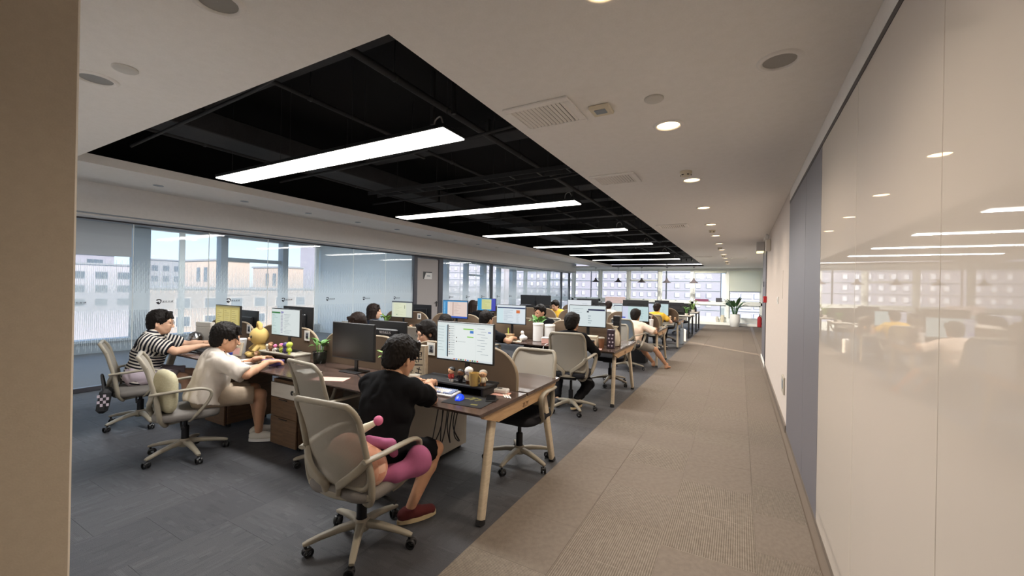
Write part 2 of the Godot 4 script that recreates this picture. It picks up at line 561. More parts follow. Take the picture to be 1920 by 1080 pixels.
func build_setting() -> void:
	# ---- floor: slab and carpet tiles of half a metre
	var fl := struct(MB.new().box(Vector3(-5.4, -0.11, -9.0), Vector3(14.4, 0.2, 27.6)), "floor", M.skirting)
	var meshes := []
	for w in [0.4994, 0.312]:
		for rot in [false, true]:
			var b := MB.new()
			b.X = T(Vector3.ZERO, 0, 90 if rot else 0, 0)
			b.box(Vector3(0, -0.006, 0), Vector3(0.4994, 0.011, w) if rot else Vector3(w, 0.011, 0.4994), 0.0007)
			meshes.append(b.mesh())
	var brown := ["carpet_ribbed", "carpet_loop", "carpet_coarse", "carpet_loop"]
	rng.seed = 5
	for col in 4:
		for row in 45:
			var x: float = [-1.146, -0.645, -0.145, 0.262][col]
			var z: float = 0.2 - row * 0.5 - [0.0, 0.25, 0.1, 0.32][col]
			if z < -22.0:
				continue
			var near := z > -9.0
			var kind: String = brown[rng.randi() % 4] if near else ["carpet_loop", "carpet_ribbed"][rng.randi() % 2]
			var o := part_mesh(meshes[2 if col == 3 else 0], "carpet_tile", M[kind], fl, Vector3(x, 0.0, z))
			if col < 3 and kind == "carpet_ribbed" and rng.randf() < 0.4:
				o.rotation_degrees.y = 90.0
	var rest := MB.new()
	var n_grey := 0
	for col in 22:
		for row in 46:
			var x := -1.6455 - col * 0.5
			var z := 0.3 - row * 0.5 - (col % 2) * 0.25
			if z < -22.0:
				continue
			if x > -8.2 and z < -0.3 and z > -4.7 and n_grey < 118:
				n_grey += 1
				var o := part_mesh(meshes[0], "carpet_tile", M.carpet_grey if (col * 7 + row * 3) % 3 else M.carpet_grey_dark, fl, Vector3(x, 0.0, z))
				o.rotation_degrees.y = 90.0 * ((col + row) % 2)
			else:
				rest.at(T(Vector3(x, 0, z), 0, 90 * ((col + row) % 2), 0)).box(Vector3(0, -0.006, 0), Vector3(0.4994, 0.011, 0.4994))
	var far := MB.new()
	for row in 21:
		far.box(Vector3(0.73, -0.006, -11.85 - row * 0.5), Vector3(0.43, 0.011, 0.4994))
	part(far, "carpet_tiles", M.carpet_loop, fl).set_meta("kind", "stuff")
	var ro := part(rest, "carpet_tiles", M.carpet_grey, fl)
	ro.set_meta("kind", "stuff")

	# ---- ceiling: white boards round a long opening, all 60 mm thick
	var cb := MB.new()
	var th := 0.06
	cb.box(Vector3(-0.15, CEIL + th / 2, -9.2), Vector3(2.52, th, 26.4))
	cb.box(Vector3(-6.8, CEIL + th / 2, 1.33), Vector3(10.78, th, 5.34))
	cb.box(Vector3(-6.8, CEIL + th / 2, -21.2), Vector3(10.78, th, 2.4))
	cb.box(Vector3(-5.915, CEIL + 0.045, -10.67), Vector3(0.77, 0.09, 18.66))
	cb.box(Vector3(-6.28, CEIL + 0.14, -10.67), Vector3(0.04, 0.22, 18.66))
	cb.box(Vector3(-9.18, 2.9, -10.67), Vector3(5.8, 0.06, 18.66))
	cb.box(Vector3(-3.47, CEIL + 0.045, -20.03), Vector3(4.2, 0.09, 0.06))
	var ce := struct(cb, "ceiling", M.ceiling_paint)
	# bulkhead over the glass partition
	struct(MB.new().box(Vector3(-7.78, 2.655, -10.6), Vector3(0.36, 0.47, 20.0), 0.004), "trim_1", M.wall_paint)
	struct(MB.new().box(Vector3(-7.585, 2.45, -10.6), Vector3(0.02, 0.018, 20.0), 0.002), "trim_2", M.frame_grey)
	# dark space above the opening
	var vb := MB.new()
	vb.box(Vector3(-5.5, 3.65, -10.7), Vector3(14.4, 0.2, 27.0))
	vb.box(Vector3(-1.38, 3.16, -10.7), Vector3(0.06, 0.82, 18.8))
	vb.box(Vector3(-3.8, 3.16, -1.31), Vector3(4.9, 0.82, 0.06))
	vb.box(Vector3(-3.8, 3.2, -20.06), Vector3(4.9, 0.78, 0.04))
	vb.box(Vector3(-6.24, 3.16, -10.7), Vector3(0.04, 0.78, 18.8))
	struct(vb, "ceiling", M.void_black)

	# ---- front: tan wall beside the entry, wall behind it, and the lobby that closes the room
	struct(MB.new().box(Vector3(-1.86, 1.35, 1.78), Vector3(0.22, 2.7, 4.44), 0.006), "wall_left", M.tan_paint)
	struct(MB.new().box(Vector3(-6.95, 1.35, -0.33), Vector3(9.9, 2.7, 0.2)), "wall_front", M.wall_paint)
	struct(MB.new().box(Vector3(-0.6, 1.35, 4.1), Vector3(3.4, 2.7, 0.2)), "wall_lobby", M.wall_paint)

	# ---- right wall: glossy panels, grey panels, painted wall, return and recess
	var wr := struct(MB.new().box(Vector3(0.62, 1.35, 0.3), Vector3(0.2, 2.7, 11.5)), "wall_right", M.channel_dark)
	var zs := [3.1, 2.17, 1.27, 0.35, -0.58, -1.51, -2.44, -3.4]
	for k in 7:
		part(MB.new().box(Vector3(0.4925, 1.29, (zs[k] + zs[k + 1]) / 2), Vector3(0.055, 2.51, zs[k] - zs[k + 1] - 0.003), 0.0015), "glass_panel", M.gloss_white, wr)
	for q in [[-3.405, -4.15], [-4.153, -5.45]]:
		part(MB.new().box(Vector3(0.4925, 1.29, (q[0] + q[1]) / 2), Vector3(0.055, 2.51, q[0] - q[1] - 0.003), 0.002), "grey_panel", M.grey_panel, wr)
	struct(MB.new().box(Vector3(0.59, 2.633, -0.85), Vector3(0.25, 0.113, 9.2), 0.003), "trim_3", M.wall_paint)
	struct(MB.new().box(Vector3(0.50, 2.557, -1.1), Vector3(0.075, 0.028, 8.7)), "trim_4", M.channel_dark)
	struct(MB.new().box(Vector3(0.50, 0.0175, -1.1), Vector3(0.073, 0.035, 8.7)), "baseboard_right", M.skirting)
	var ww := struct(MB.new().box(Vector3(0.61, 1.345, -7.7), Vector3(0.28, 2.69, 4.48)), "wall_right_painted", M.corridor_paint)
	part(MB.new().box(Vector3(0.469, 1.66, -6.45), Vector3(0.004, 0.36, 0.52)), "access_hatch", M.corridor_paint, ww)
	struct(MB.new().box(Vector3(0.464, 0.04, -7.7), Vector3(0.016, 0.08, 4.46), 0.002), "baseboard_right", M.skirting)
	struct(MB.new().box(Vector3(0.62, 1.345, -10.78), Vector3(0.3, 2.69, 1.64)), "wall_right_return", M.grey_panel)
	struct(MB.new().box(Vector3(0.467, 1.345, -9.948), Vector3(0.02, 2.69, 0.02)), "trim_5", M.channel_dark)
	struct(MB.new().box(Vector3(0.464, 0.04, -10.78), Vector3(0.016, 0.08, 1.64), 0.002), "baseboard_right", M.frame_white)
	struct(MB.new().box(Vector3(1.1, 1.345, -17.0), Vector3(0.3, 2.69, 10.8)), "wall_right_far", M.wall_paint)

	# ---- back: windows seven modules wide between white posts
	var px := [-11.5, -9.95, -8.37, -6.81, -5.25, -3.65, -2.08, -0.53, 0.9]
	var bw := MB.new()
	bw.box(Vector3(-5.4, 2.70, -22.3), Vector3(13.2, 0.14, 0.3), 0.003)
	bw.box(Vector3(-5.4, 0.06, -22.15), Vector3(13.2, 0.12, 0.9), 0.004)
	bw.box(Vector3(-5.4, 0.2, -22.3), Vector3(13.2, 0.2, 0.3), 0.003)
	bw.box(Vector3(-5.4, 1.0, -22.28), Vector3(13.2, 0.14, 0.22), 0.003)
	for x in px:
		bw.box(Vector3(x, 1.35, -22.3), Vector3(0.13, 2.6, 0.26), 0.004)
	struct(bw, "wall_back", M.frame_white)
	for k in 8:
		var wi := Node3D.new()
		wi.name = "window_%d" % (k + 1)
		wi.set_meta("kind", "structure")
		add_child(wi)
		var xa: float = px[k] + 0.065
		var xb: float = px[k + 1] - 0.065
		for q in [[0.3, 0.93], [1.07, 2.63]]:
			var fr := MB.new()
			for s in [[(xa + xb) / 2, q[0] + 0.025, xb - xa, 0.05], [(xa + xb) / 2, q[1] - 0.025, xb - xa, 0.05], [xa + 0.025, (q[0] + q[1]) / 2, 0.05, q[1] - q[0]], [xb - 0.025, (q[0] + q[1]) / 2, 0.05, q[1] - q[0]]]:
				fr.box(Vector3(s[0], s[1], -22.33), Vector3(s[2], s[3], 0.07), 0.004)
			if (k == 4 or k == 1) and q[0] > 1.0:
				fr.box(Vector3((xa + xb) / 2, 2.1, -22.33), Vector3(xb - xa, 0.07, 0.07), 0.004)
			part(fr, "window_frame", M.frame_white, wi)
			part(MB.new().box(Vector3((xa + xb) / 2, (q[0] + q[1]) / 2, -22.36), Vector3(xb - xa - 0.06, q[1] - q[0] - 0.06, 0.008)), "pane", M.clear_glass, wi)
		if k > 1:
			var hd := MB.new().box(Vector3((xa + xb) / 2, 1.09, -22.28), Vector3(0.09, 0.02, 0.03), 0.004)
			hd.box(Vector3((xa + xb) / 2, 1.105, -22.27), Vector3(0.02, 0.03, 0.02), 0.003)
			part(hd, "window_handle", M.frame_grey, wi)
	mat("blind_cloth", hexc("e8e5da"), 0.9)
	M.blind_cloth.backlight_enabled = true
	M.blind_cloth.backlight = Color(1.0, 1.0, 0.95)
	for q in [[6, 2.47, "raised grey roller blind above the window beside the plant window"], [7, 1.59, "half-lowered pale grey roller blind over the window behind the potted plant"]]:
		var xa: float = px[q[0]] + 0.08
		var xb: float = px[q[0] + 1] - 0.08
		var t := thing("roller_blind", q[2], "blind", Vector3((xa + xb) / 2, q[1], -22.12))
		part(MB.new().box(Vector3(0, (2.62 - q[1]) / 2, 0), Vector3(xb - xa, 2.62 - q[1], 0.004)), "cloth", M.blind_cloth, t)
		part(MB.new().at(T(Vector3(0, 2.6 - q[1], 0), 0, 0, 90)).lathe([Vector2(0.001, -(xb - xa) / 2), Vector2(0.03, -(xb - xa) / 2), Vector2(0.03, (xb - xa) / 2), Vector2(0.001, (xb - xa) / 2)], 14), "roller", M.frame_white, t)
		part(MB.new().box(Vector3(0, 0.0, 0), Vector3(xb - xa, 0.03, 0.02), 0.004), "hem_bar", M.frame_grey, t)

	# ---- left: glass partition with film, door, side rooms, outer windows
	var fx := -7.95
	var fb := MB.new()
	fb.box(Vector3(fx, 2.43, -10.6), Vector3(0.1, 0.06, 19.9), 0.003)
	fb.box(Vector3(fx, 0.03, -4.55), Vector3(0.08, 0.06, 8.1), 0.003)
	fb.box(Vector3(fx, 0.03, -15.1), Vector3(0.08, 0.06, 10.8), 0.003)
	for q in [[-8.675, 0.13], [-9.77, 0.2], [-12.69, 0.12], [-19.4, 0.09], [-20.5, 0.09]]:
		fb.box(Vector3(fx, 1.22, q[0]), Vector3(0.1, 2.44, q[1]), 0.004)
	fb.box(Vector3(fx, 2.39, -9.2), Vector3(0.1, 0.05, 0.95), 0.003)
	struct(fb, "wall_glass_frame", M.frame_dark)
	var gz := []
	for k in 8:
		gz.append([-0.6 - k, -1.6 - k])
	gz[7][1] = -8.61
	for k in 3:
		gz.append([-9.88 - k * 0.915, -9.88 - (k + 1) * 0.915])
	for k in 7:
		gz.append([-12.75 - k * 0.943, -12.75 - (k + 1) * 0.943])
	gz.append([-19.45, -20.46])
	for q in gz:
		var zc: float = (q[0] + q[1]) / 2
		var w: float = q[0] - q[1] - 0.006
		var gp := part(MB.new().box(Vector3(0, 1.23, 0), Vector3(0.012, 2.34, w)), "window_glass_panel", M.clear_glass, null, Vector3(fx, 0, zc))
		gp.set_meta("kind", "structure")
		var f := MB.new()
		f.quad(Vector3(0.0075, 0.3, w / 2), Vector3(0.0075, 0.3, -w / 2), Vector3(0.0075, 2.0, -w / 2), Vector3(0.0075, 2.0, w / 2), Vector3.RIGHT, true)
		part(f, "frosted_film", M.frost_film, gp)
		part(MB.new().box(Vector3(0, 1.23, w / 2 + 0.003), Vector3(0.013, 2.34, 0.006)), "glass_joint", M.frame_white, gp)
		logo(gp, M.mark_dark, 0.1 if q[0] > -8.5 else 0.0)
	for g in get_children():
		if String(g.name).begins_with("window_glass_panel"):
			g.get_child(2).position.x = 0.0095
	var dr := part(MB.new().box(Vector3(fx, 1.18, -9.205), Vector3(0.05, 2.34, 0.92), 0.004), "door_1", M.door_grey)
	dr.set_meta("kind", "structure")
	var hb := MB.new().box(Vector3(fx + 0.03, 1.04, -9.6), Vector3(0.012, 0.16, 0.045), 0.003)
	hb.tube([Vector3(fx + 0.035, 1.08, -9.6), Vector3(fx + 0.075, 1.08, -9.6), Vector3(fx + 0.078, 1.08, -9.48)], 0.009, 8)
	part(hb, "door_handle", M.dark_metal, dr)
	var sg := thing("door_sign", "small white and black name plate on the grey office door", "sign", Vector3(fx + 0.027, 1.87, -9.2))
	var pl := PackedVector2Array([Vector2(-0.17, -0.1), Vector2(0.17, -0.1), Vector2(0.17, 0.08), Vector2(-0.09, 0.08)])
	var turn := Transform3D(Basis(Vector3(0, 0, -1), Vector3(0, 1, 0), Vector3(1, 0, 0)), Vector3.ZERO)
	part(MB.new().at(turn).plate(pl, 0.003, 0.009), "plate", M.white_plastic, sg)
	part(MB.new().at(turn).plate(PackedVector2Array([Vector2(-0.2, -0.1), Vector2(-0.14, -0.1), Vector2(-0.06, 0.075), Vector2(0.17, 0.075), Vector2(0.17, 0.11), Vector2(-0.2, 0.11)]), 0.0, 0.004), "backing", M.black_plastic, sg)
	var wd := MB.new().at(turn)
	for k in 4:
		wd.box(Vector3(-0.03 + k * 0.035, -0.01, 0.0095), Vector3(0.028, 0.035, 0.002))
	part(wd, "lettering", M.frame_grey, sg)
	# side rooms
	struct(MB.new().box(Vector3(-10.1, 1.45, -8.72), Vector3(4.2, 2.9, 0.14)), "wall_cross", M.pale_blue_paint)
	var lw := MB.new()
	var pz := [[-0.4, 0.3], [-4.1, 0.3], [-5.82, 0.17], [-7.5, 0.17], [-9.0, 0.17], [-10.6, 0.17], [-12.2, 0.17], [-13.8, 0.3], [-15.4, 0.17], [-17.0, 0.17], [-18.6, 0.3], [-20.2, 0.17], [-21.9, 0.5]]
	for q in pz:
		lw.box(Vector3(-12.15, 1.4, q[0]), Vector3(0.25, 2.8, q[1]), 0.004)
	lw.box(Vector3(-12.15, 2.84, -11.2), Vector3(0.25, 0.14, 22.4))
	lw.box(Vector3(-12.12, 0.14, -11.2), Vector3(0.32, 0.28, 22.4), 0.004)
	lw.box(Vector3(-12.12, 0.24, -11.2), Vector3(0.42, 0.03, 22.4), 0.004)
	struct(lw, "wall_left_outer", M.frame_grey)
	for k in 12:
		var wi := Node3D.new()
		wi.name = "window_%d" % (k + 9)
		wi.set_meta("kind", "structure")
		add_child(wi)
		var za: float = pz[k][0] - pz[k][1] / 2
		var zb: float = pz[k + 1][0] + pz[k + 1][1] / 2
		var zc := (za + zb) / 2
		part(MB.new().box(Vector3(-12.2, 1.53, zc), Vector3(0.008, 2.5, za - zb)), "pane", M.clear_glass, wi)
		if k in [2, 6, 9]:
			part(MB.new().box(Vector3(-12.17, 2.19, zc), Vector3(0.1, 0.1, za - zb), 0.004), "transom", M.frame_grey, wi)
		if k == 0:
			part(MB.new().box(Vector3(-12.17, 1.53, -2.0), Vector3(0.1, 2.5, 0.12), 0.004), "mullion", M.frame_grey, wi)
	part(MB.new().box(Vector3(-12.02, 2.45, -2.55), Vector3(0.01, 0.72, 2.7)), "roller_blind", M.door_grey).set_meta("label", "lowered grey blind on the side room window behind the striped shirt")
	var rb := get_child(get_child_count() - 1)
	rb.set_meta("category", "blind")
	struct(MB.new().box(Vector3(-12.02, 1.5, -4.86), Vector3(0.05, 2.5, 0.12), 0.004), "trim_6", M.frame_white)
	struct(MB.new().box(Vector3(-12.02, 1.5, -8.55), Vector3(0.05, 2.5, 0.1), 0.004), "trim_7", M.frame_white)
	# whiteboard in the second side room
	var wb := thing("whiteboard", "white board standing in the glazed room beside the grey door", "whiteboard", Vector3(-11.0, 0, -12.6), 60)
	part(MB.new().box(Vector3(0, 1.62, 0), Vector3(1.5, 0.95, 0.03), 0.004), "board", M.white_plastic, wb)
	for s in [-0.6, 0.6]:
		part(MB.new().tube([Vector3(s, 0, 0.2), Vector3(s, 0.3, 0), Vector3(s, 1.2, 0)], 0.016), "leg", M.frame_grey, wb)

func build_outside() -> void:
	# ground far below, apartment blocks to the left, towers behind the back windows
	grain(mat("city_ground", Color.WHITE, 0.95), hexc("6c776a"), hexc("c3b79c"), 256, 0.02, 61, 0.01)
	struct(MB.new().box(Vector3(-300, -30.5, -200), Vector3(1400, 1, 1400)), "ground", M.city_ground)
	mat("facade_beige", hexc("cfc0b3"), 0.85)
	mat("facade_grey", hexc("9fa6ae"), 0.85)
	mat("facade_pale", hexc("c4c5d0"), 0.85)
	mat("facade_tower", hexc("adaebc"), 0.85)
	mat("far_window", hexc("5f6e7d"), 0.25)
	mat("tower_window", hexc("eef2f8"), 0.3)
	mat("window_trim", hexc("efe9e0"), 0.7)
	# long block with stair towers, windows on the side that faces the office
	var bl := thing("apartment_block", "long beige apartment block with roof towers seen through the side room", "building", Vector3(-82, -30, -46))
	part(MB.new().box(Vector3(-6, 15.2, 0), Vector3(12, 30.4, 30)), "wall", M.facade_beige, bl)
	part(MB.new().box(Vector3(-6, 30.55, 0), Vector3(12.6, 0.35, 30.6)), "roof", M.facade_grey, bl)
	for q in [[5.0, 6.0, 35.4], [-6.8, 4.4, 34.8]]:
		part(MB.new().box(Vector3(-5.4, q[2] - 3.0, q[0]), Vector3(11.0, 6.2, q[1])), "roof_tower", M.facade_beige, bl)
		part(MB.new().box(Vector3(-5.4, q[2] + 0.25, q[0]), Vector3(11.4, 0.3, q[1] + 0.4)), "roof_cap", M.facade_grey, bl)
		for k in 2:
			part(MB.new().box(Vector3(-5.5 + k * 2.6, q[2] - 2.4, q[0] + q[1] / 2 + 0.02), Vector3(1.1, 2.6, 0.1)), "window", M.far_window, bl)
		part(MB.new().tube([Vector3(-4, q[2], q[0]), Vector3(-4, q[2] + 2.4, q[0])], 0.06, 6), "antenna", M.facade_grey, bl)
	var wf := MB.new().box(Vector3(0, 0, 0), Vector3(0.12, 1.9, 2.3)).mesh()
	var wg := MB.new().box(Vector3(0.05, 0, 0), Vector3(0.1, 1.6, 1.9)).mesh()
	for r in 4:
		for k in 7:
			var w := part_mesh(wf, "window", M.window_trim, bl, Vector3(0.05, 28.0 - r * 3.1, 12.6 - k * 4.2))
			part_mesh(wg, "pane", M.far_window, w)
	var q := [[-150.0, -40.0, 18.0, 14.0, 35.5, "facade_pale", "pale distant tower block beyond the long beige apartment block"], [-190.0, -20.0, 30.0, 22.0, 33.0, "facade_grey", "low grey distant block on the skyline of the side room view"], [-240.0, -55.0, 14.0, 30.0, 42.0, "facade_tower", "slim distant tower behind the beige roof towers"], [-130.0, -105.0, 16.0, 12.0, 40.0, "facade_pale", "white distant tower to the far end of the skyline"], [-150.0, -118.0, 20.0, 24.0, 47.0, "facade_tower", "broad distant grey tower behind the glazed far room"], [-260.0, -90.0, 40.0, 24.0, 34.0, "facade_grey", "wide distant grey block low on the horizon"], [-110.0, -16.0, 20.0, 8.0, 26.5, "facade_grey", "flat-roofed grey shed below the skyline by the striped shirt"], [-170.0, -62.0, 12.0, 10.0, 38.5, "facade_grey", "grey distant block between the roof towers"]]
	for b in q:
		var t := thing("distant_building", b[6], "building", Vector3(b[0], -30, b[1]))
		part(MB.new().box(Vector3(0, b[4] / 2, 0), Vector3(b[2], b[4], b[3])), "wall", M[b[5]], t)
		part(MB.new().box(Vector3(0, b[4] + 0.2, 0), Vector3(b[2] + 0.6, 0.4, b[3] + 0.6)), "roof", M.facade_grey, t)
		for r in 3:
			for k in 3:
				part(MB.new().box(Vector3(b[2] / 2, b[4] - 2.6 - r * 3.4, (k - 1) * b[3] * 0.3), Vector3(0.2, 1.7, b[3] * 0.16)), "window", M.far_window, t)
	# towers opposite the back windows
	var tw := [[-62.5, -142.0, 31.0, "facade_tower", 2.6, 1.1, "grey tower with small windows opposite the leftmost back windows"], [-34.0, -142.0, 25.0, "facade_tower", 2.5, 1.2, "grey tower with square windows opposite the pendant lamps"], [-13.2, -142.0, 15.6, "facade_tower", 3.1, 1.5, "grey tower with wide windows opposite the transom window"], [1.6, -142.0, 11.5, "facade_pale", 3.4, 2.8, "pale tower with banded windows opposite the roller blinds"], [19.0, -142.0, 18.0, "facade_tower", 2.8, 1.3, "grey tower at the far end of the back windows"], [-100.0, -142.0, 34.0, "facade_pale", 3.4, 1.5, "pale tower seen through the glazed far room"]]
	for b in tw:
		var t := thing("tower_block", b[6], "building", Vector3(b[0], -30, b[1]))
		part(MB.new().box(Vector3(0, 26, -4), Vector3(b[2], 52, 8)), "wall", M[b[3]], t)
		var wm := MB.new().box(Vector3.ZERO, Vector3(b[5], 1.5, 0.14)).mesh()
		var wp := MB.new().box(Vector3(0, 0, 0.06), Vector3(b[5] - 0.25, 1.25, 0.1)).mesh()
		var nc := int((b[2] - 0.8) / b[4])
		for r in 7:
			for k in nc:
				var w := part_mesh(wm, "window", M.facade_grey, t, Vector3((k - (nc - 1) / 2.0) * b[4], 24.4 + r * 3.0, 0.06))
				part_mesh(wp, "pane", M.tower_window, w)
			part(MB.new().box(Vector3(0, 22.9 + r * 3.0, 0.05), Vector3(b[2] + 0.1, 0.22, 0.3)), "floor_band", M.facade_grey, t)

const LED_E := 6.5
const DOWN_E := 1.75

func downlight(pos: Vector3, lit: bool, label: String, group: String) -> void:
	var t := thing("downlight", label, "downlight", pos, 0, group)
	part(MB.new().lathe([Vector2(0.072, -0.001), Vector2(0.076, -0.009), Vector2(0.084, -0.011), Vector2(0.094, -0.008), Vector2(0.1, 0.0)], 28), "trim_ring", M.ceiling_paint, t)
	part(MB.new().lathe([Vector2(0.001, -0.002), Vector2(0.072, -0.002)], 24), "lens", M.warm_glow if lit else M.lens_grey, t)
	if lit:
		var l := SpotLight3D.new()
		l.name = "lamp_light"
		l.light_color = Color(1.0, 0.93, 0.84)
		l.light_energy = DOWN_E
		l.light_size = 0.06
		l.spot_range = 30.0
		l.spot_angle = 75.0
		l.spot_angle_attenuation = 1.0
		l.spot_attenuation = 2.0
		l.shadow_enabled = true
		t.add_child(l)
		l.position = Vector3(0, -0.012, 0)
		l.rotation_degrees.x = -90

func build_ceiling_lights() -> void:
	# six lines of three LED panels, hung in the dark opening
	var zs := [-2.475, -5.17, -7.82, -10.4, -13.16, -15.64]
	var words := ["over the bench of the boy in black", "over the second bench", "over the third bench", "over the fourth bench", "over the black desks", "beside the pendant lamps"]
	for k in 6:
		var t := thing("linear_light", "hanging line of three white LED panels " + words[k], "light", Vector3(-3.482, 2.703, zs[k]))
		for j in 3:
			var x := (j - 1) * 1.058
			var hs := part(MB.new().box(Vector3(x, 0.022, 0), Vector3(1.052, 0.03, 0.275), 0.004), "housing", M.black_plastic, t)
			part(MB.new().box(Vector3(x, 0.003, 0), Vector3(1.04, 0.012, 0.263)), "diffuser", M.panel_glow, hs)
			for s in [-0.45, 0.45]:
				part(MB.new().tube([Vector3(x + s, 0.037, 0), Vector3(x + s, 0.84, 0)], 0.0025, 5), "suspension_wire", M.rod_black, t)
		var loop := curve([Vector3(1.4, 0.037, 0.02), Vector3(1.41, 0.12, 0.02), Vector3(1.47, 0.14, 0.03), Vector3(1.51, 0.08, 0.05)], 5)
		part(MB.new().tube(loop, 0.006, 6), "cable", M.door_grey, t)
		for j in 3:
			var a := AreaLight3D.new()
			a.name = "panel_light"
			a.area_size = Vector2(1.03, 0.255)
			a.light_energy = LED_E / 3.0
			a.light_color = Color(1.0, 0.995, 0.985)
			a.area_range = 40.0
			a.area_attenuation = 2.0
			a.shadow_enabled = true
			t.add_child(a, true)
			a.position = Vector3((j - 1) * 1.058, -0.009, 0)
			a.rotation_degrees.x = -90
	# warm downlights in a row along the corridor, the first above the eye
	var names := ["beside the first air grille", "past the first smoke detector", "third along the corridor ceiling", "fourth along the corridor ceiling", "fifth along the corridor ceiling", "sixth along the corridor ceiling", "seventh along the corridor ceiling", "eighth along the corridor ceiling", "ninth along the corridor ceiling", "tenth along the corridor ceiling", "last before the back windows"]
	downlight(Vector3(-0.47, CEIL, -1.5), true, "lit warm downlight at the entry end of the corridor ceiling", "corridor downlights")
	for k in 11:
		downlight(Vector3(-0.45, CEIL, -2.97 - k * 1.56), true, "lit warm downlight " + names[k], "corridor downlights")
	downlight(Vector3(-3.2, CEIL, -0.87), false, "unlit recessed downlight in the entry ceiling beside the tan wall", "unlit downlights")
	downlight(Vector3(-1.87, CEIL, -0.86), false, "unlit recessed downlight in front of the dark ceiling opening", "unlit downlights")
	downlight(Vector3(0.15, CEIL, -2.38), false, "unlit recessed downlight close to the glossy wall", "unlit downlights")
	# flat disc covers and detectors
	for q in [[-2.9, -0.9, "flat white disc cover on the entry ceiling"], [-0.465, -2.52, "flat grey disc cover next to the first corridor downlight"]]:
		var b := MB.new().lathe([Vector2(0.055, 0), Vector2(0.056, -0.006), Vector2(0.05, -0.012), Vector2(0.001, -0.013)], 24)
		solo(b, "ceiling_disc", M.lamp_off, q[2], "cover", Vector3(q[0], CEIL, q[1]))
	var zz := [-4.2, -8.4, -11.7, -14.2, -17.6]
	for k in 5:
		var t := thing("smoke_detector", ["white smoke detector ahead of the second corridor downlight", "white smoke detector by the fifth corridor downlight", "white smoke detector by the seventh corridor downlight", "white smoke detector by the ninth corridor downlight", "white smoke detector nearest the back windows"][k], "smoke detector", Vector3(-0.47, CEIL, zz[k]), 0, "smoke detectors")
		part(MB.new().lathe([Vector2(0.055, 0), Vector2(0.056, -0.018), Vector2(0.05, -0.022), Vector2(0.048, -0.03)], 20), "base", M.cream, t)
		part(MB.new().lathe([Vector2(0.048, -0.03), Vector2(0.045, -0.042), Vector2(0.03, -0.05), Vector2(0.001, -0.052)], 20), "sensor_dome", M.cream, t)
		for j in 6:
			part(MB.new().at(T(Vector3.ZERO, 0, j * 60, 0)).box(Vector3(0.047, -0.036, 0), Vector3(0.006, 0.008, 0.02)), "slot", M.soft_black, t)
	var sq := thing("ceiling_speaker", "small square beige box on the corridor ceiling beside the first grille", "sensor", Vector3(-0.78, CEIL, -2.51))
	part(MB.new().box(Vector3(0, -0.012, 0), Vector3(0.13, 0.024, 0.13), 0.006), "body", M.cream, sq)
	part(MB.new().box(Vector3(0, -0.026, 0.01), Vector3(0.07, 0.006, 0.06), 0.002), "face", M.frame_grey, sq)
	var ps := thing("ceiling_rail", "short white bar on the corridor ceiling near the back windows", "rail", Vector3(-0.2, CEIL, -15.2))
	part(MB.new().box(Vector3(0.15, -0.03, 0), Vector3(0.5, 0.02, 0.03), 0.004), "bar", M.frame_white, ps)
	for s in [-0.05, 0.35]:
		part(MB.new().box(Vector3(s, -0.01, 0), Vector3(0.02, 0.02, 0.02)), "bracket", M.frame_white, ps)
	# air grilles with slats
	var gq := [[-1.13, -2.44, 0.44, 0.38, "square white air grille with slats beside the dark ceiling opening"], [-1.13, -4.17, 0.44, 0.38, "white slatted air grille second along the corridor ceiling"], [-1.05, -7.6, 0.5, 0.38, "white slatted air grille third along the corridor ceiling"], [-1.05, -14.6, 0.5, 0.3, "slatted air grille far along the corridor ceiling"], [-0.05, -15.6, 0.5, 0.2, "narrow slatted air grille near the back windows"]]
	for q in gq:
		var t := thing("air_grille", q[4], "air vent", Vector3(q[0], CEIL, q[1]))
		var w: float = q[2]
		var d: float = q[3]
		var fr := MB.new()
		for s in [[0, d / 2 - 0.02, w, 0.045], [0, -d / 2 + 0.02, w, 0.045], [w / 2 - 0.02, 0, 0.045, d - 0.09], [-w / 2 + 0.02, 0, 0.045, d - 0.09]]:
			fr.box(Vector3(s[0], -0.008, s[1]), Vector3(s[2], 0.016, s[3]), 0.004)
		part(fr, "frame", M.ceiling_paint, t)
		part(MB.new().box(Vector3(0, 0.0, 0), Vector3(w - 0.08, 0.003, d - 0.08)), "backing", M.soft_black, t)
		var n := 13
		for k in n:
			var x := -w / 2 + 0.055 + (w - 0.11) * k / (n - 1)
			part(MB.new().at(T(Vector3(x, -0.009, 0), 0, 0, 35)).box(Vector3.ZERO, Vector3(0.018, 0.0035, d - 0.085)), "slat", M.ceiling_paint, t)
	# thin covers on the strip over the glass partition
	for k in 9:
		var z := -2.2 - k * 0.97
		solo(MB.new().lathe([Vector2(0.05, 0), Vector2(0.05, -0.004), Vector2(0.001, -0.005)], 16), "ceiling_disc", M.frame_grey, "thin grey cover on the strip over the glass partition", "cover", Vector3(-6.06, CEIL, z), 0, "covers over the glass partition")
	# the dark opening: beams, ducts, pipes, trays, rods
	var bq := [[-1.85, 0.0], [-6.4, 0.0], [-9.2, 0.0], [-14.4, 0.0], [-18.6, 0.0]]
	for k in 5:
		solo(MB.new().box(Vector3(0, 0, 0), Vector3(4.36, 0.34, 0.35), 0.01), "ceiling_beam", M.duct_black, ["black concrete cross beam at the near end of the dark opening", "black cross beam between the first and second light lines", "black cross beam between the third and fourth light lines", "black cross beam over the black desks", "black cross beam at the far end of the dark opening"][k], "beam", Vector3(-3.56, 3.38, bq[k][0]), 0, "cross beams in the dark opening")
	var du := thing("air_duct", "long black air duct running the length of the dark opening", "duct", Vector3(-4.7, 3.1, -10.6))
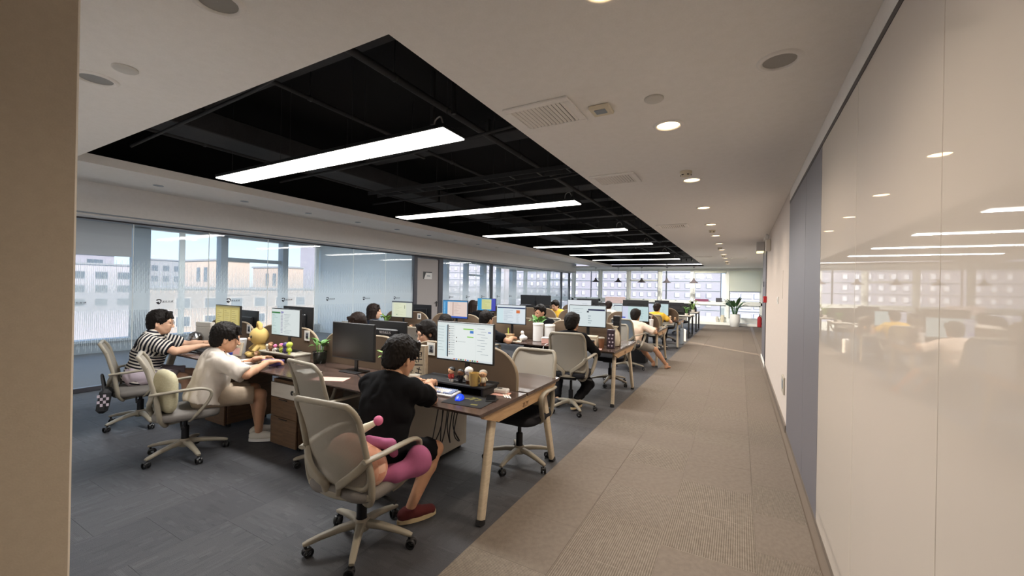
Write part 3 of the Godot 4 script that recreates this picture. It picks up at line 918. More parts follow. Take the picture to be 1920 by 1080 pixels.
	for k in 9:
		part(MB.new().box(Vector3(0, 0, 8.2 - k * 2.05), Vector3(0.42, 0.2, 2.0), 0.008), "duct_section", M.duct_black, du)
		part(MB.new().box(Vector3(0, 0, 7.175 - k * 2.05), Vector3(0.46, 0.24, 0.03), 0.004), "flange", M.rod_black, du)
	for k in 4:
		var z: float = [-3.9, -7.4, -12.4, -16.2][k]
		var b := thing("duct_branch", "black branch duct " + ["behind the first light line", "behind the second light line", "behind the fourth light line", "behind the fifth light line"][k], "duct", Vector3(-2.98, 3.29, z))
		part(MB.new().box(Vector3(0, 0, 0), Vector3(2.9, 0.16, 0.26), 0.008), "duct_section", M.duct_black, b)
		part(MB.new().box(Vector3(0.55, 0, 0), Vector3(0.03, 0.2, 0.3), 0.004), "flange", M.rod_black, b)
		part(MB.new().box(Vector3(-0.6, 0, 0), Vector3(0.03, 0.2, 0.3), 0.004), "flange", M.rod_black, b)
	var pq := [[-2.3, 3.12, 0.028, "black sprinkler pipe along the corridor side of the dark opening"], [-3.3, 3.17, 0.02, "thin black pipe along the middle of the dark opening"], [-5.1, 3.05, 0.024, "black pipe along the glass side of the dark opening"]]
	for q in pq:
		var t := thing("ceiling_pipe", q[3], "pipe", Vector3(q[0], q[1], -10.65))
		part(MB.new().tube([Vector3(0, 0, 9.25), Vector3(0, 0, -9.25)], q[2], 8), "pipe", M.duct_black, t)
		for k in 9:
			part(MB.new().tube([Vector3(0, q[2], 8.4 - k * 2.0), Vector3(0, 3.54 - q[1], 8.4 - k * 2.0)], 0.005, 5), "hanger_rod", M.rod_black, t)
			part(MB.new().at(T(Vector3(0, 0, 8.4 - k * 2.0), 90, 0, 0)).lathe([Vector2(q[2] + 0.001, -0.012), Vector2(q[2] + 0.005, -0.012), Vector2(q[2] + 0.005, 0.012), Vector2(q[2] + 0.001, 0.012)], 10), "clip", M.rod_black, t)
	for k in 6:
		var z: float = [-1.75, -3.3, -4.9, -7.0, -9.7, -13.2][k]
		var t := thing("cross_pipe", "thin black conduit crossing the dark opening " + ["at its near edge", "past the first light line", "before the second light line", "before the third light line", "before the fourth light line", "before the fifth light line"][k], "pipe", Vector3(-3.5, 2.925, z))
		part(MB.new().tube([Vector3(-1.95, 0.0, 0.0), Vector3(0.4, 0, 0.1), Vector3(2.0, 0, 0.3)], 0.014, 7), "pipe", M.duct_black, t)
		for s in [-0.5, 0.5, 1.5]:
			part(MB.new().tube([Vector3(s, 0.02, 0.1), Vector3(s, 0.55, 0.1)], 0.005, 5), "hanger_rod", M.rod_black, t)
	for k in 3:
		var tr := thing("cable_tray", "black cable tray hung " + ["between the first and second light lines", "between the second and third light lines", "between the fourth and fifth light lines"][k], "cable tray", Vector3(-3.2, 2.93, [-4.4, -7.9, -12.75][k]))
		for s in [-0.09, 0.09]:
			part(MB.new().box(Vector3(0, 0, s), Vector3(3.4, 0.05, 0.012)), "side_rail", M.duct_black, tr)
		for j in 9:
			part(MB.new().box(Vector3(-1.5 + j * 0.37, -0.015, 0), Vector3(0.02, 0.01, 0.17)), "rung", M.duct_black, tr)
		for s in [-1.2, 1.2]:
			part(MB.new().tube([Vector3(s, 0.02, 0), Vector3(s, 0.55, 0)], 0.005, 5), "hanger_rod", M.rod_black, tr)
	for k in 2:
		solo(MB.new().box(Vector3(0, 0, 0), Vector3(0.04, 0.5, 0.03), 0.004), "hanger_strut", M.rod_black, ["short black hanging strut over the first light line", "long black hanging strut beside the first light line"][k], "strut", Vector3([-2.52, -2.2][k], 3.3, [-2.95, -2.85][k]))
	# the side rooms behind the glass have recessed lights of their own
	for k in 6:
		var q: Array = [[-9.6, -2.0], [-9.6, -4.2], [-9.6, -6.2], [-9.8, -11.0], [-9.8, -14.6], [-9.8, -18.2]][k]
		var t := thing("recessed_panel_light", "small recessed light in the ceiling of the " + ["first side room behind the striped shirt", "first side room at its middle", "first side room by its cross wall", "second side room by the grey door", "second side room at its middle", "second side room by the back windows"][k], "light", Vector3(q[0], 2.87, q[1]))
		part(MB.new().box(Vector3(0, -0.004, 0), Vector3(0.34, 0.008, 0.34), 0.002), "frame", M.frame_white, t)
		part(MB.new().box(Vector3(0, -0.009, 0), Vector3(0.3, 0.004, 0.3)), "diffuser", M.panel_glow, t)
		var a := AreaLight3D.new()
		a.name = "panel_light"
		a.area_size = Vector2(0.3, 0.3)
		a.light_energy = 3.0
		a.light_color = Color(0.9, 0.96, 1.0)
		a.area_range = 40.0
		a.area_attenuation = 2.0
		a.shadow_enabled = true
		t.add_child(a)
		a.position = Vector3(0, -0.014, 0)
		a.rotation_degrees.x = -90
	# small track spotlights at the far corner of the dark opening, aimed at the window wall
	var rail := thing("light_track", "short black light track at the corridor end of the dark opening", "track", Vector3(-1.85, 2.93, -18.2))
	part(MB.new().box(Vector3(0, 0, 0), Vector3(0.84, 0.03, 0.03), 0.003), "track", M.rod_black, rail)
	for s in [-0.35, 0.35]:
		part(MB.new().tube([Vector3(s, 0.015, 0), Vector3(s, 0.62, 0)], 0.005, 5), "hanger_rod", M.rod_black, rail)
	for k in 4:
		var x: float = [-2.15, -1.95, -1.75, -1.55][k]
		var t := thing("track_spotlight", "small lit track spotlight " + ["farthest from the corridor on the far track", "second along the far track", "third along the far track", "closest to the corridor on the far track"][k], "spotlight", Vector3(x, 2.84, -18.2), 0, "track spotlights")
		part(MB.new().at(T(Vector3.ZERO, 62, 0, 0)).lathe([Vector2(0.001, 0.06), Vector2(0.03, 0.055), Vector2(0.034, -0.05), Vector2(0.03, -0.05)], 14), "housing", M.black_plastic, t)
		part(MB.new().at(T(Vector3.ZERO, 62, 0, 0)).lathe([Vector2(0.03, -0.046), Vector2(0.001, -0.046)], 14), "lens", M.panel_glow, t)
		part(MB.new().tube([Vector3(0, 0.04, 0.02), Vector3(0, 0.078, 0)], 0.008, 6), "stem", M.rod_black, t)
		var l := SpotLight3D.new()
		l.name = "spot_light"
		l.light_energy = 2.8
		l.light_color = Color(1.0, 0.98, 0.93)
		l.light_size = 0.03
		l.spot_angle = 55.0
		l.spot_range = 30.0
		l.spot_attenuation = 2.0
		l.spot_angle_attenuation = 1.0
		l.shadow_enabled = true
		t.add_child(l)
		l.rotation_degrees.x = -28
		l.position = l.basis * Vector3(0, 0, -0.07)

# ---------------------------------------------------------------- chairs
func bp(u: float, v: float) -> Vector3:
	return Vector3(u * (0.232 - 0.02 * v * v), 0.5 + 0.45 * v, 0.225 + 0.115 * v - 0.05 * sin(PI * clampf(v, 0, 1)) * 0.6 - 0.045 * u * u)

func make_chair(seat: Material, net: Material, up := 0.0) -> Node3D:
	var t := thing("office_chair", "", "chair")
	# back frame: a rounded outline on the curved back surface
	var ring := []
	for q in rrect(2.0, 1.06, 0.2, 6):
		ring.append(bp(q.x, 0.5 + q.y))
	ring.append(ring[0])
	var sec := rrect(0.034, 0.02, 0.008, 2)
	var fr := MB.new().at(T(Vector3(0, up, 0)))
	fr.tube(ring, 0.0165, 8, false, Vector2(1.0, 1.0))
	part(fr, "back_frame", M.chair_frame, t)
	var rows := []
	for j in 11:
		var row := PackedVector3Array()
		for i in 11:
			row.push_back(bp(-0.97 + 0.194 * i, -0.0 + 0.1 * j))
		rows.append(row)
	part(MB.new().at(T(Vector3(0, up, 0))).grid(rows), "back_net", net, t)
	# lumbar fan in front of the net and the forked support behind it
	var fan := []
	for j in 6:
		var row := PackedVector3Array()
		for i in 9:
			var a := -0.62 + 1.24 * i / 8.0
			var r := 0.08 + 0.32 * j / 5.0
			row.push_back(bp(sin(a) * r * 2.0, -0.06 + cos(a) * r * 1.05) + Vector3(0, 0, -0.012))
		fan.append(row)
	part(MB.new().at(T(Vector3(0, up, 0))).grid(fan), "lumbar_pad", net if net != M.chair_net else M.chair_frame, t)
	var fk := MB.new().at(T(Vector3(0, up, 0)))
	for s in [-1.0, 1.0]:
		var p := []
		for k in 7:
			var f := k / 6.0
			p.append(bp(s * lerpf(0.98, 0.22, f), lerpf(0.33, -0.02, pow(f, 0.8))) + Vector3(0, 0, 0.012 + 0.02 * sin(PI * f)))
		p.append(bp(s * 0.2, -0.12) + Vector3(0, 0, 0.01))
		fk.sweep(p, rrect(0.03, 0.045, 0.01, 2), Vector3.UP)
		fk.tube(curve([bp(s * 0.98, 0.34) + Vector3(0, 0, 0.004), bp(s * 1.03, 0.1) + Vector3(0, 0, 0.004), bp(s * 0.98, -0.14), bp(s * 0.8, -0.27) + Vector3(0, 0, -0.03), Vector3(s * 0.14, 0.382, 0.12), Vector3(s * 0.1, 0.385, 0.02)], 4), 0.019, 8)
	var low := []
	for k in 9:
		low.append(bp(-1.0 + 0.25 * k, -0.13) + Vector3(0, -0.012 * cos((k - 4) * 0.39), 0.004))
	fk.sweep(low, rrect(0.028, 0.042, 0.01, 2), Vector3.UP)
	part(fk, "back_support", M.chair_frame, t)
	# seat
	var st := []
	for q in [[0.402, 0.05], [0.402, 0.86], [0.41, 0.95], [0.43, 1.0], [0.452, 1.0], [0.466, 0.97], [0.474, 0.9], [0.479, 0.6], [0.48, 0.02]]:
		var row := PackedVector3Array()
		for w in rrect(0.49, 0.47, 0.11, 5):
			row.push_back(Vector3(w.x * q[1], q[0] + up - 0.03 * maxf(0.0, -w.y * q[1] - 0.16) * 3.0, w.y * q[1] - 0.01))
		st.append(row)
	part(MB.new().grid(st, true), "seat", seat, t)
	var mech := MB.new().box(Vector3(0, 0.385 + up, 0.02), Vector3(0.2, 0.04, 0.26), 0.012)
	part(mech, "mechanism", M.black_plastic, t)
	part(MB.new().tube([Vector3(0.08, 0.38 + up, 0.03), Vector3(0.2, 0.375 + up, 0.03), Vector3(0.27, 0.355 + up, 0.02)], [0.008, 0.009, 0.014], 8), "lever", M.black_plastic, t)
	for s in [-1.0, 1.0]:
		var arm := curve([Vector3(s * 0.232, 0.655, 0.235), Vector3(s * 0.262, 0.668, 0.12), Vector3(s * 0.282, 0.68, -0.02), Vector3(s * 0.286, 0.676, -0.12), Vector3(s * 0.284, 0.64, -0.172), Vector3(s * 0.276, 0.56, -0.15), Vector3(s * 0.25, 0.45, -0.07), Vector3(s * 0.2, 0.4, -0.03)], 5)
		var sc := []
		for k in arm.size():
			sc.append(Vector2(lerpf(1.25, 0.75, absf(k / (arm.size() - 1.0) - 0.4) * 1.4), 1.0))
		var pts := []
		for q in arm:
			pts.append(q + Vector3(0, up, 0))
		part(MB.new().tube(pts, 0.017, 8, true, Vector2(1.35, 0.75)), "armrest", M.chair_frame, t)
	var gl := MB.new()
	gl.lathe([Vector2(0.03, 0.12), Vector2(0.03, 0.26), Vector2(0.024, 0.265)], 14)
	gl.lathe([Vector2(0.017, 0.26), Vector2(0.017, 0.38 + up)], 12)
	part(gl, "gas_lift", M.dark_metal, t)
	part(MB.new().lathe([Vector2(0.001, 0.085), Vector2(0.045, 0.085), Vector2(0.05, 0.11), Vector2(0.046, 0.145), Vector2(0.034, 0.155)], 16), "hub", M.chair_frame, t)
	for k in 5:
		var bs := Basis(Vector3.UP, TAU * k / 5.0 + 0.3)
		var lg := MB.new().at(Transform3D(bs, Vector3.ZERO))
		lg.sweep([Vector3(0.03, 0.122, 0), Vector3(0.12, 0.118, 0), Vector3(0.22, 0.1, 0), Vector3(0.29, 0.083, 0), Vector3(0.315, 0.076, 0)], rrect(0.046, 0.036, 0.012, 2), Vector3.UP, [Vector2(1.15, 1.2), Vector2(1.0, 1.05), Vector2(0.85, 0.85), Vector2(0.78, 0.72), Vector2(0.6, 0.5)])
		var leg := part(lg, "base_leg", M.chair_frame, t)
		var ca := MB.new().at(Transform3D(bs, bs * Vector3(0.3, 0, 0)) * T(Vector3.ZERO, 0, k * 67.0, 0))
		ca.tube([Vector3(0, 0.03, 0), Vector3(0, 0.075, 0)], 0.009, 8)
		for s in [-0.014, 0.014]:
			ca.grid(ring_rows(Vector3(0.012, 0.028, s), 0.028, 0.009), true, true)
		ca.box(Vector3(0.006, 0.044, 0), Vector3(0.04, 0.02, 0.036), 0.006)
		part(ca, "caster", M.black_plastic, leg)
	return t

func ring_rows(c: Vector3, r: float, h: float) -> Array:
	var rows := []
	for q in [[-h, r * 0.75], [-h, r * 0.95], [-h * 0.6, r], [h * 0.6, r], [h, r * 0.95], [h, r * 0.75]]:
		var row := PackedVector3Array()
		for k in 14:
			row.push_back(c + Vector3(cos(TAU * k / 14) * q[1], sin(TAU * k / 14) * q[1], q[0]))
		rows.append(row)
	return rows

# ---------------------------------------------------------------- benches
func text_mesh(s: String, size: float, depth: float) -> TextMesh:
	var tm := TextMesh.new()
	var f := SystemFont.new()
	f.font_names = PackedStringArray(["Droid Sans"])
	tm.font = f
	tm.text = s
	tm.font_size = 24
	tm.pixel_size = size / 24.0
	tm.depth = depth
	return tm

func make_bench(label: String, zc: float, seats: int, dark := false) -> Node3D:
	var L := seats * 1.2
	var t := thing("desk_bench", label, "desk", Vector3(-1.43, 0, zc))
	var top: Material = M.drawer_white if dark else M.walnut
	for s in [-1.0, 1.0]:
		var b := MB.new()
		# each top: long board with an undercut edge
		var sec := PackedVector2Array([Vector2(0.015, 0.741), Vector2(0.66, 0.741), Vector2(0.66, 0.733), Vector2(0.635, 0.716), Vector2(0.015, 0.716)])
		var r0 := PackedVector2Array()
		for q in sec:
			r0.push_back(Vector2(q.x * s, q.y))
		b.X = Transform3D(Basis(Vector3(0, 0, 1), Vector3(0, 1, 0), Vector3(-1, 0, 0)), Vector3.ZERO)
		b.plate(r0, 0.0, L)
		part(b, "tabletop", top, t)
	part(MB.new().box(Vector3(-L / 2, 0.69, 0), Vector3(L - 0.1, 0.05, 0.03)), "rail", M.dark_metal, t)
	for e in [0, 1]:
		var x0 := -0.012 if e == 0 else -L + 0.012
		var sx := 1.0 if e == 0 else -1.0
		if dark:
			for s in [-1.0, 1.0]:
				part(MB.new().box(Vector3(x0 - sx * 0.03, 0.355, s * 0.6), Vector3(0.05, 0.71, 0.05), 0.004), "leg", M.soft_black, t)
			part(MB.new().box(Vector3(x0 - sx * 0.03, 0.69, 0), Vector3(0.05, 0.05, 1.15), 0.004), "end_beam", M.soft_black, t)
			part(MB.new().box(Vector3(x0 - sx * 0.03, 0.02, 0), Vector3(0.05, 0.04, 1.15), 0.004), "foot_beam", M.soft_black, t)
			continue
		var bm := MB.new()
		bm.X = Transform3D(Basis(Vector3(0, 0, 1), Vector3(0, 1, 0), Vector3(-1, 0, 0)), Vector3(x0 - 0.0, 0, 0))
		bm.plate(PackedVector2Array([Vector2(-0.6, 0.716), Vector2(-0.59, 0.692), Vector2(-0.4, 0.625), Vector2(0.4, 0.625), Vector2(0.59, 0.692), Vector2(0.6, 0.716)]), 0.0, 0.022 * sx)
		part(bm, "end_beam", M.orange_wood, t)
		if e == 0:
			var w := part_mesh(text_mesh("ZLZY", 0.045, 0.002), "lettering", M.brown_wood, t, Vector3(x0 + 0.0012, 0.655, 0.0), 90)
		for s in [-1.0, 1.0]:
			var lg := MB.new()
			lg.sweep([Vector3(x0 - sx * 0.045, 0.7, s * 0.40), Vector3(x0 - sx * 0.045, 0.62, s * 0.425), Vector3(x0 - sx * 0.03, 0.3, s * 0.51), Vector3(x0 - sx * 0.018, 0.03, s * 0.578)], rrect(0.075, 0.042, 0.014, 3), Vector3(1, 0, 0), [Vector2(0.9, 1), Vector2(1, 1), Vector2(0.92, 1), Vector2(0.8, 0.95)])
			var leg := part(lg, "leg", M.birch, t)
			part(MB.new().sweep([Vector3(x0 - sx * 0.018, 0.032, s * 0.578), Vector3(x0 - sx * 0.016, 0.0, s * 0.588)], rrect(0.066, 0.044, 0.012, 3), Vector3(1, 0, 0)), "foot_cap", M.black_plastic, leg)
	for k in seats:
		var x := -0.09 - k * 1.2
		var pl := PackedVector2Array()
		var w := 1.13
		for j in 9:
			var a := PI / 2 * j / 8.0
			pl.push_back(Vector2(-0.26 + sin(PI / 2 - a) * 0.26 - 0.0, 0.318 - 0.22 + sin(a) * 0.22))
		for j in 9:
			var a := PI / 2 * j / 8.0
			pl.push_back(Vector2(-w + 0.26 - sin(a) * 0.26, 0.318 - 0.22 + cos(a) * 0.22))
		pl.push_back(Vector2(-w, 0.0))
		pl.push_back(Vector2(0.0, 0.0))
		var d := part(MB.new().at(T(Vector3(x, 0.742, 0))).plate(pl, -0.012, 0.012), "divider", M.soft_black if dark else M.divider_cloth, t)
		var edge := []
		for q in pl.slice(0, pl.size() - 1):
			edge.append(Vector3(x + q.x, 0.742 + q.y, 0))
		edge.push_front(Vector3(x, 0.742, 0))
		part(MB.new().tube(edge, 0.0135, 6), "divider_edge", M.dark_metal if dark else M.divider_edge, d)
	return t

func make_pedestal(pos: Vector3, turn: float, label: String, body: Material, w := 0.4, d := 0.5, h := 0.62) -> void:
	var t := thing("drawer_pedestal", label, "cabinet", pos, turn, "drawer pedestals under the benches")
	part(MB.new().box(Vector3(0, h / 2 + 0.02, -0.01), Vector3(w, h - 0.04, d - 0.02), 0.003), "body", body, t)
	var y := h - 0.02
	for k in 3:
		var hh: float = [0.13, 0.17, 0.25][k] * h / 0.62
		y -= hh + 0.006
		var dr := part(MB.new().box(Vector3(0, y + hh / 2, d / 2), Vector3(w - 0.006, hh, 0.018), 0.003), "drawer", M.drawer_white if k == 0 else body, t)
		if k == 0:
			part(MB.new().at(T(Vector3(w / 2 - 0.06, y + hh / 2, d / 2 + 0.009), 90, 0, 0)).lathe([Vector2(0.02, 0), Vector2(0.02, 0.008), Vector2(0.001, 0.009)], 14), "lock", M.black_plastic, dr)
		else:
			part(MB.new().box(Vector3(0, y + hh - 0.012, d / 2 + 0.012), Vector3(0.12, 0.008, 0.012), 0.002), "drawer_pull", M.dark_metal, dr)
	for s in [[-1, -1], [1, -1], [-1, 1], [1, 1]]:
		part(MB.new().box(Vector3(s[0] * (w / 2 - 0.05), 0.02, s[1] * (d / 2 - 0.06)), Vector3(0.04, 0.042, 0.04), 0.006), "foot", M.black_plastic, t)

# ---------------------------------------------------------------- screens
func screen_mat(kind: String) -> StandardMaterial3D:
	var key := "screen_" + kind
	if M.has(key):
		return M[key]
	var W := 480
	var H := 270
	var im := Image.create(W, H, false, Image.FORMAT_RGB8)
	var r := RandomNumberGenerator.new()
	r.seed = kind.hash()
	var rect := func(x: int, y: int, w: int, h: int, c: String) -> void: im.fill_rect(Rect2i(x, y, w, h), Color.html(c))
	match kind:
		"chat":
			rect.call(0, 0, W, H, "eef4f2")
			rect.call(0, 0, W, 16, "e3ebea")
			rect.call(0, 16, 78, H - 30, "dfecec")
			rect.call(78, 20, 12, H - 40, "c9dfe6")
			rect.call(90, 16, 10, H - 34, "1f2430")
			rect.call(100, 16, 62, H - 30, "e9efed")
			for k in 13:
				rect.call(106, 24 + k * 17, 8, 8, ["7a5c50", "556", "b08f6a", "405070"][k % 4])
				rect.call(118, 25 + k * 17, r.randi_range(20, 38), 3, "9aa3a6")
			for k in 9:
				rect.call(8, 30 + k * 22, r.randi_range(30, 60), 3, "a9b7b9")
			rect.call(232, 36, 88, 8, "8fd35a")
			rect.call(290, 50, 30, 18, "3b7fd0")
			rect.call(266, 92, 54, 7, "8fd35a")
			rect.call(170, 102, 8, 8, "6a5f58")
			rect.call(170, 130, 8, 8, "6a5f58")
			rect.call(182, 132, 70, 3, "b5bdbd")
			rect.call(340, 16, 1, H - 30, "cfd8d8")
			for k in 10:
				rect.call(352 + (k % 2) * 30, 30 + k * 20, r.randi_range(20, 70), 3, "a3aeb4")
			rect.call(440, 50, 24, 7, "5b74c4")
			rect.call(0, H - 12, W, 12, "dce4e8")
			for k in 11:
				rect.call(150 + k * 20, H - 10, 12, 8, ["d94f3a", "3a78d9", "e0b23a", "333842", "57a65a"][k % 5])
		"table":
			rect.call(0, 0, W, H, "dfe7e6")
			rect.call(0, 30, 150, 16, "2f7a3c")
			rect.call(160, 24, 46, 14, "7a74b4")
			rect.call(0, 46, 150, 224, "cfe3e0")
			for k in 14:
				rect.call(160, 46 + k * 15, 34, 6, "8d8aa8")
				rect.call(214 + (k % 3) * 8, 50 + k * 15, r.randi_range(30, 120), 4, "a8b1b5")
				rect.call(14, 60 + k * 15, r.randi_range(20, 90), 3, "8fa5a4")
		"yellow":
			rect.call(0, 0, W, H, "b7a75a")
			for k in 3:
				rect.call(20 + k * 150, 40, 130, 210, "cfc076")
				for j in 7:
					rect.call(30 + k * 150, 56 + j * 24, r.randi_range(40, 100), 5, "8f8346")
			rect.call(0, 0, W, 18, "8d8350")
		"store":
			rect.call(0, 0, W, H, "e4edf4")
			rect.call(8, 30, W - 10, 18, "2c3f66")
			rect.call(0, 48, 110, H, "d7edf3")
			rect.call(330, 70, 60, 44, "dc7a44")
			for k in 10:
				rect.call(120, 74 + k * 18, r.randi_range(60, 180), 4, "9fb0bd")
				rect.call(330, 124 + k * 14, r.randi_range(30, 60), 3, "a7b3bd")
			rect.call(150, 160, 130, 2, "8aa0b2")
			rect.call(0, H - 10, W, 10, "c2d3e0")
		"blue_pink":
			rect.call(0, 0, W, H, "3f8fc7")
			rect.call(90, 18, W - 94, H - 44, "ecd7cd")
			rect.call(108, 18, 22, H - 44, "f4e6e0")
			rect.call(196, 24, 10, H - 60, "8d6a60")
			rect.call(0, H - 26, W, 26, "3a63c8")
			for k in 9:
				rect.call(220, 34 + k * 20, r.randi_range(50, 150), 4, "c0a59c")
				rect.call(16, 24 + k * 22, 30, 14, "8ec7ea")
		"blue_yellow":
			rect.call(0, 0, W, H, "3aa0d8")
			rect.call(110, 14, 260, H - 40, "d9dc9e")
			rect.call(370, 0, 110, H, "4b51b8")
			for k in 8:
				rect.call(124, 30 + k * 26, r.randi_range(80, 220), 8, "c2c678")
		"sheet":
			rect.call(0, 0, W, H, "d6dccd")
			rect.call(0, 0, W, 16, "5c636e")
			rect.call(40, 16, 300, H - 20, "e3e7c9")
			rect.call(360, 20, 110, H - 30, "d9ddd0")
			for k in 11:
				rect.call(60, 40 + k * 20, r.randi_range(40, 220), 3, "b4bb9d")
			rect.call(300, 60, 12, 60, "7f8670")
			rect.call(100, 220, 40, 14, "9fb39b")
		"page":
			rect.call(0, 0, W, H, "dde8ea")
			rect.call(250, 40, W - 260, 22, "2a3050")
			rect.call(234, 66, 26, 22, "20283a")
			for k in 9:
				rect.call(40, 40 + k * 25, r.randi_range(60, 150), 4, "a3b1b5")
			for k in 4:
				rect.call(250, 130 + k * 30, r.randi_range(30, 60), 8, "8fa0a6")
		"mint":
			rect.call(0, 0, W, H, "c9e2e4")
			rect.call(0, 0, 110, H, "d7dbf2")
			rect.call(0, 200, 60, 26, "4a5fd0")
			for k in 6:
				rect.call(330, 60 + k * 30, r.randi_range(40, 90), 6, "9db8ba")
		"card":
			rect.call(0, 0, W, H, "e6ebf0")
			rect.call(110, 150, 160, 120, "b4584a")
			for k in 5:
				rect.call(300, 60 + k * 20, 100, 5, "b0bac4")
	var m := mat(key, hexc("101012"), 0.3)
	m.emission_enabled = true
	m.emission = Color.BLACK
	m.emission_texture = tex(im)
	m.emission_operator = BaseMaterial3D.EMISSION_OP_ADD
	m.emission_energy_multiplier = 0.5
	return m

# a flat monitor on a stand; local -z is the side of the back, the picture faces +z
func monitor(pos: Vector3, turn: float, kind: String, label: String, w := 0.54, h := 0.318, low := 0.17, back := "", body: Material = null, group := "") -> Node3D:
	var bm: Material = body if body else M.black_plastic
	var t := thing("monitor", label, "monitor", pos, turn, group)
	part(MB.new().box(Vector3(0, low + h / 2, -0.012), Vector3(w, h, 0.022), 0.003), "panel", bm, t)
	part(MB.new().box(Vector3(0, low + h / 2 - 0.01, -0.034), Vector3(w * 0.62, h * 0.55, 0.03), 0.012), "back_cover", bm, t)
	var s := MB.new()
	var e := 0.008
	s.quad(Vector3(-w / 2 + e, low + e * 1.6, 0.0006), Vector3(w / 2 - e, low + e * 1.6, 0.0006), Vector3(w / 2 - e, low + h - e, 0.0006), Vector3(-w / 2 + e, low + h - e, 0.0006), Vector3.BACK, true)
	part(s, "screen", screen_mat(kind) if kind else M.screen_off, t)
	part(MB.new().box(Vector3(0, (low + 0.08) / 2 + 0.004, -0.05), Vector3(0.045, low + 0.08, 0.014), 0.004), "stand_neck", bm, t)
	part(MB.new().at(T(Vector3(0, 0, -0.03))).box(Vector3(0, 0.004, 0), Vector3(0.24, 0.008, 0.17), 0.003), "stand_base", bm, t)
	if back:
		part_mesh(text_mesh(back, 0.036, 0.001), "back_lettering", M.door_grey, t, Vector3(0, low + h * 0.62, -0.0505), 180)
	return t

func keyboard(pos: Vector3, turn: float, label: String, body: Material, caps: Material, caps2: Material, w := 0.36) -> void:
	var t := thing("keyboard", label, "keyboard", pos, turn)
	part(MB.new().at(T(Vector3(0, 0.011, 0), 3, 0, 0)).box(Vector3(0, 0, 0), Vector3(w, 0.018, 0.135), 0.005), "case", body, t)
	var a := MB.new()
	var b := MB.new()
	var n := int(w / 0.0195) - 1
	for r in 5:
		for k in n:
			var m := b if (k < 2 or k > n - 3 or r == 0 or r == 4 and k % 4 != 2) else a
			m.at(T(Vector3((k - (n - 1) / 2.0) * 0.0195, 0.025 - (r - 2) * 0.001, (r - 2) * 0.0215), 3, 0, 0)).box(Vector3.ZERO, Vector3(0.0168, 0.012, 0.0175), 0.003)
	part(a, "keycaps", caps, t)
	part(b, "modifier_keycaps", caps2, t)

func mouse(pos: Vector3, turn: float, label: String, m: Material) -> void:
	var rows := []
	for k in 8:
		var f := k / 7.0
		var row := PackedVector3Array()
		var hw := 0.03 * pow(sin(PI * clampf(f * 0.94 + 0.03, 0, 1)), 0.35)
		var hh := 0.036 * pow(sin(PI * clampf(f * 0.9 + 0.07, 0, 1)), 0.6)
		for j in 12:
			var a := TAU * j / 12
			row.push_back(Vector3(cos(a) * hw, maxf(0.0, sin(a)) * hh + 0.002, -0.055 + 0.11 * f))
		rows.append(row)
	var t := thing("mouse", label, "mouse", pos, turn)
	part(MB.new().grid(rows, true, true), "shell", m, t)
	part(MB.new().at(T(Vector3(0, 0.031, -0.028), 0, 0, 90)).lathe([Vector2(0.001, -0.004), Vector2(0.009, -0.004), Vector2(0.009, 0.004), Vector2(0.001, 0.004)], 12), "scroll_wheel", M.black_plastic, t)

var chair_a: Node3D
var chair_k: Node3D

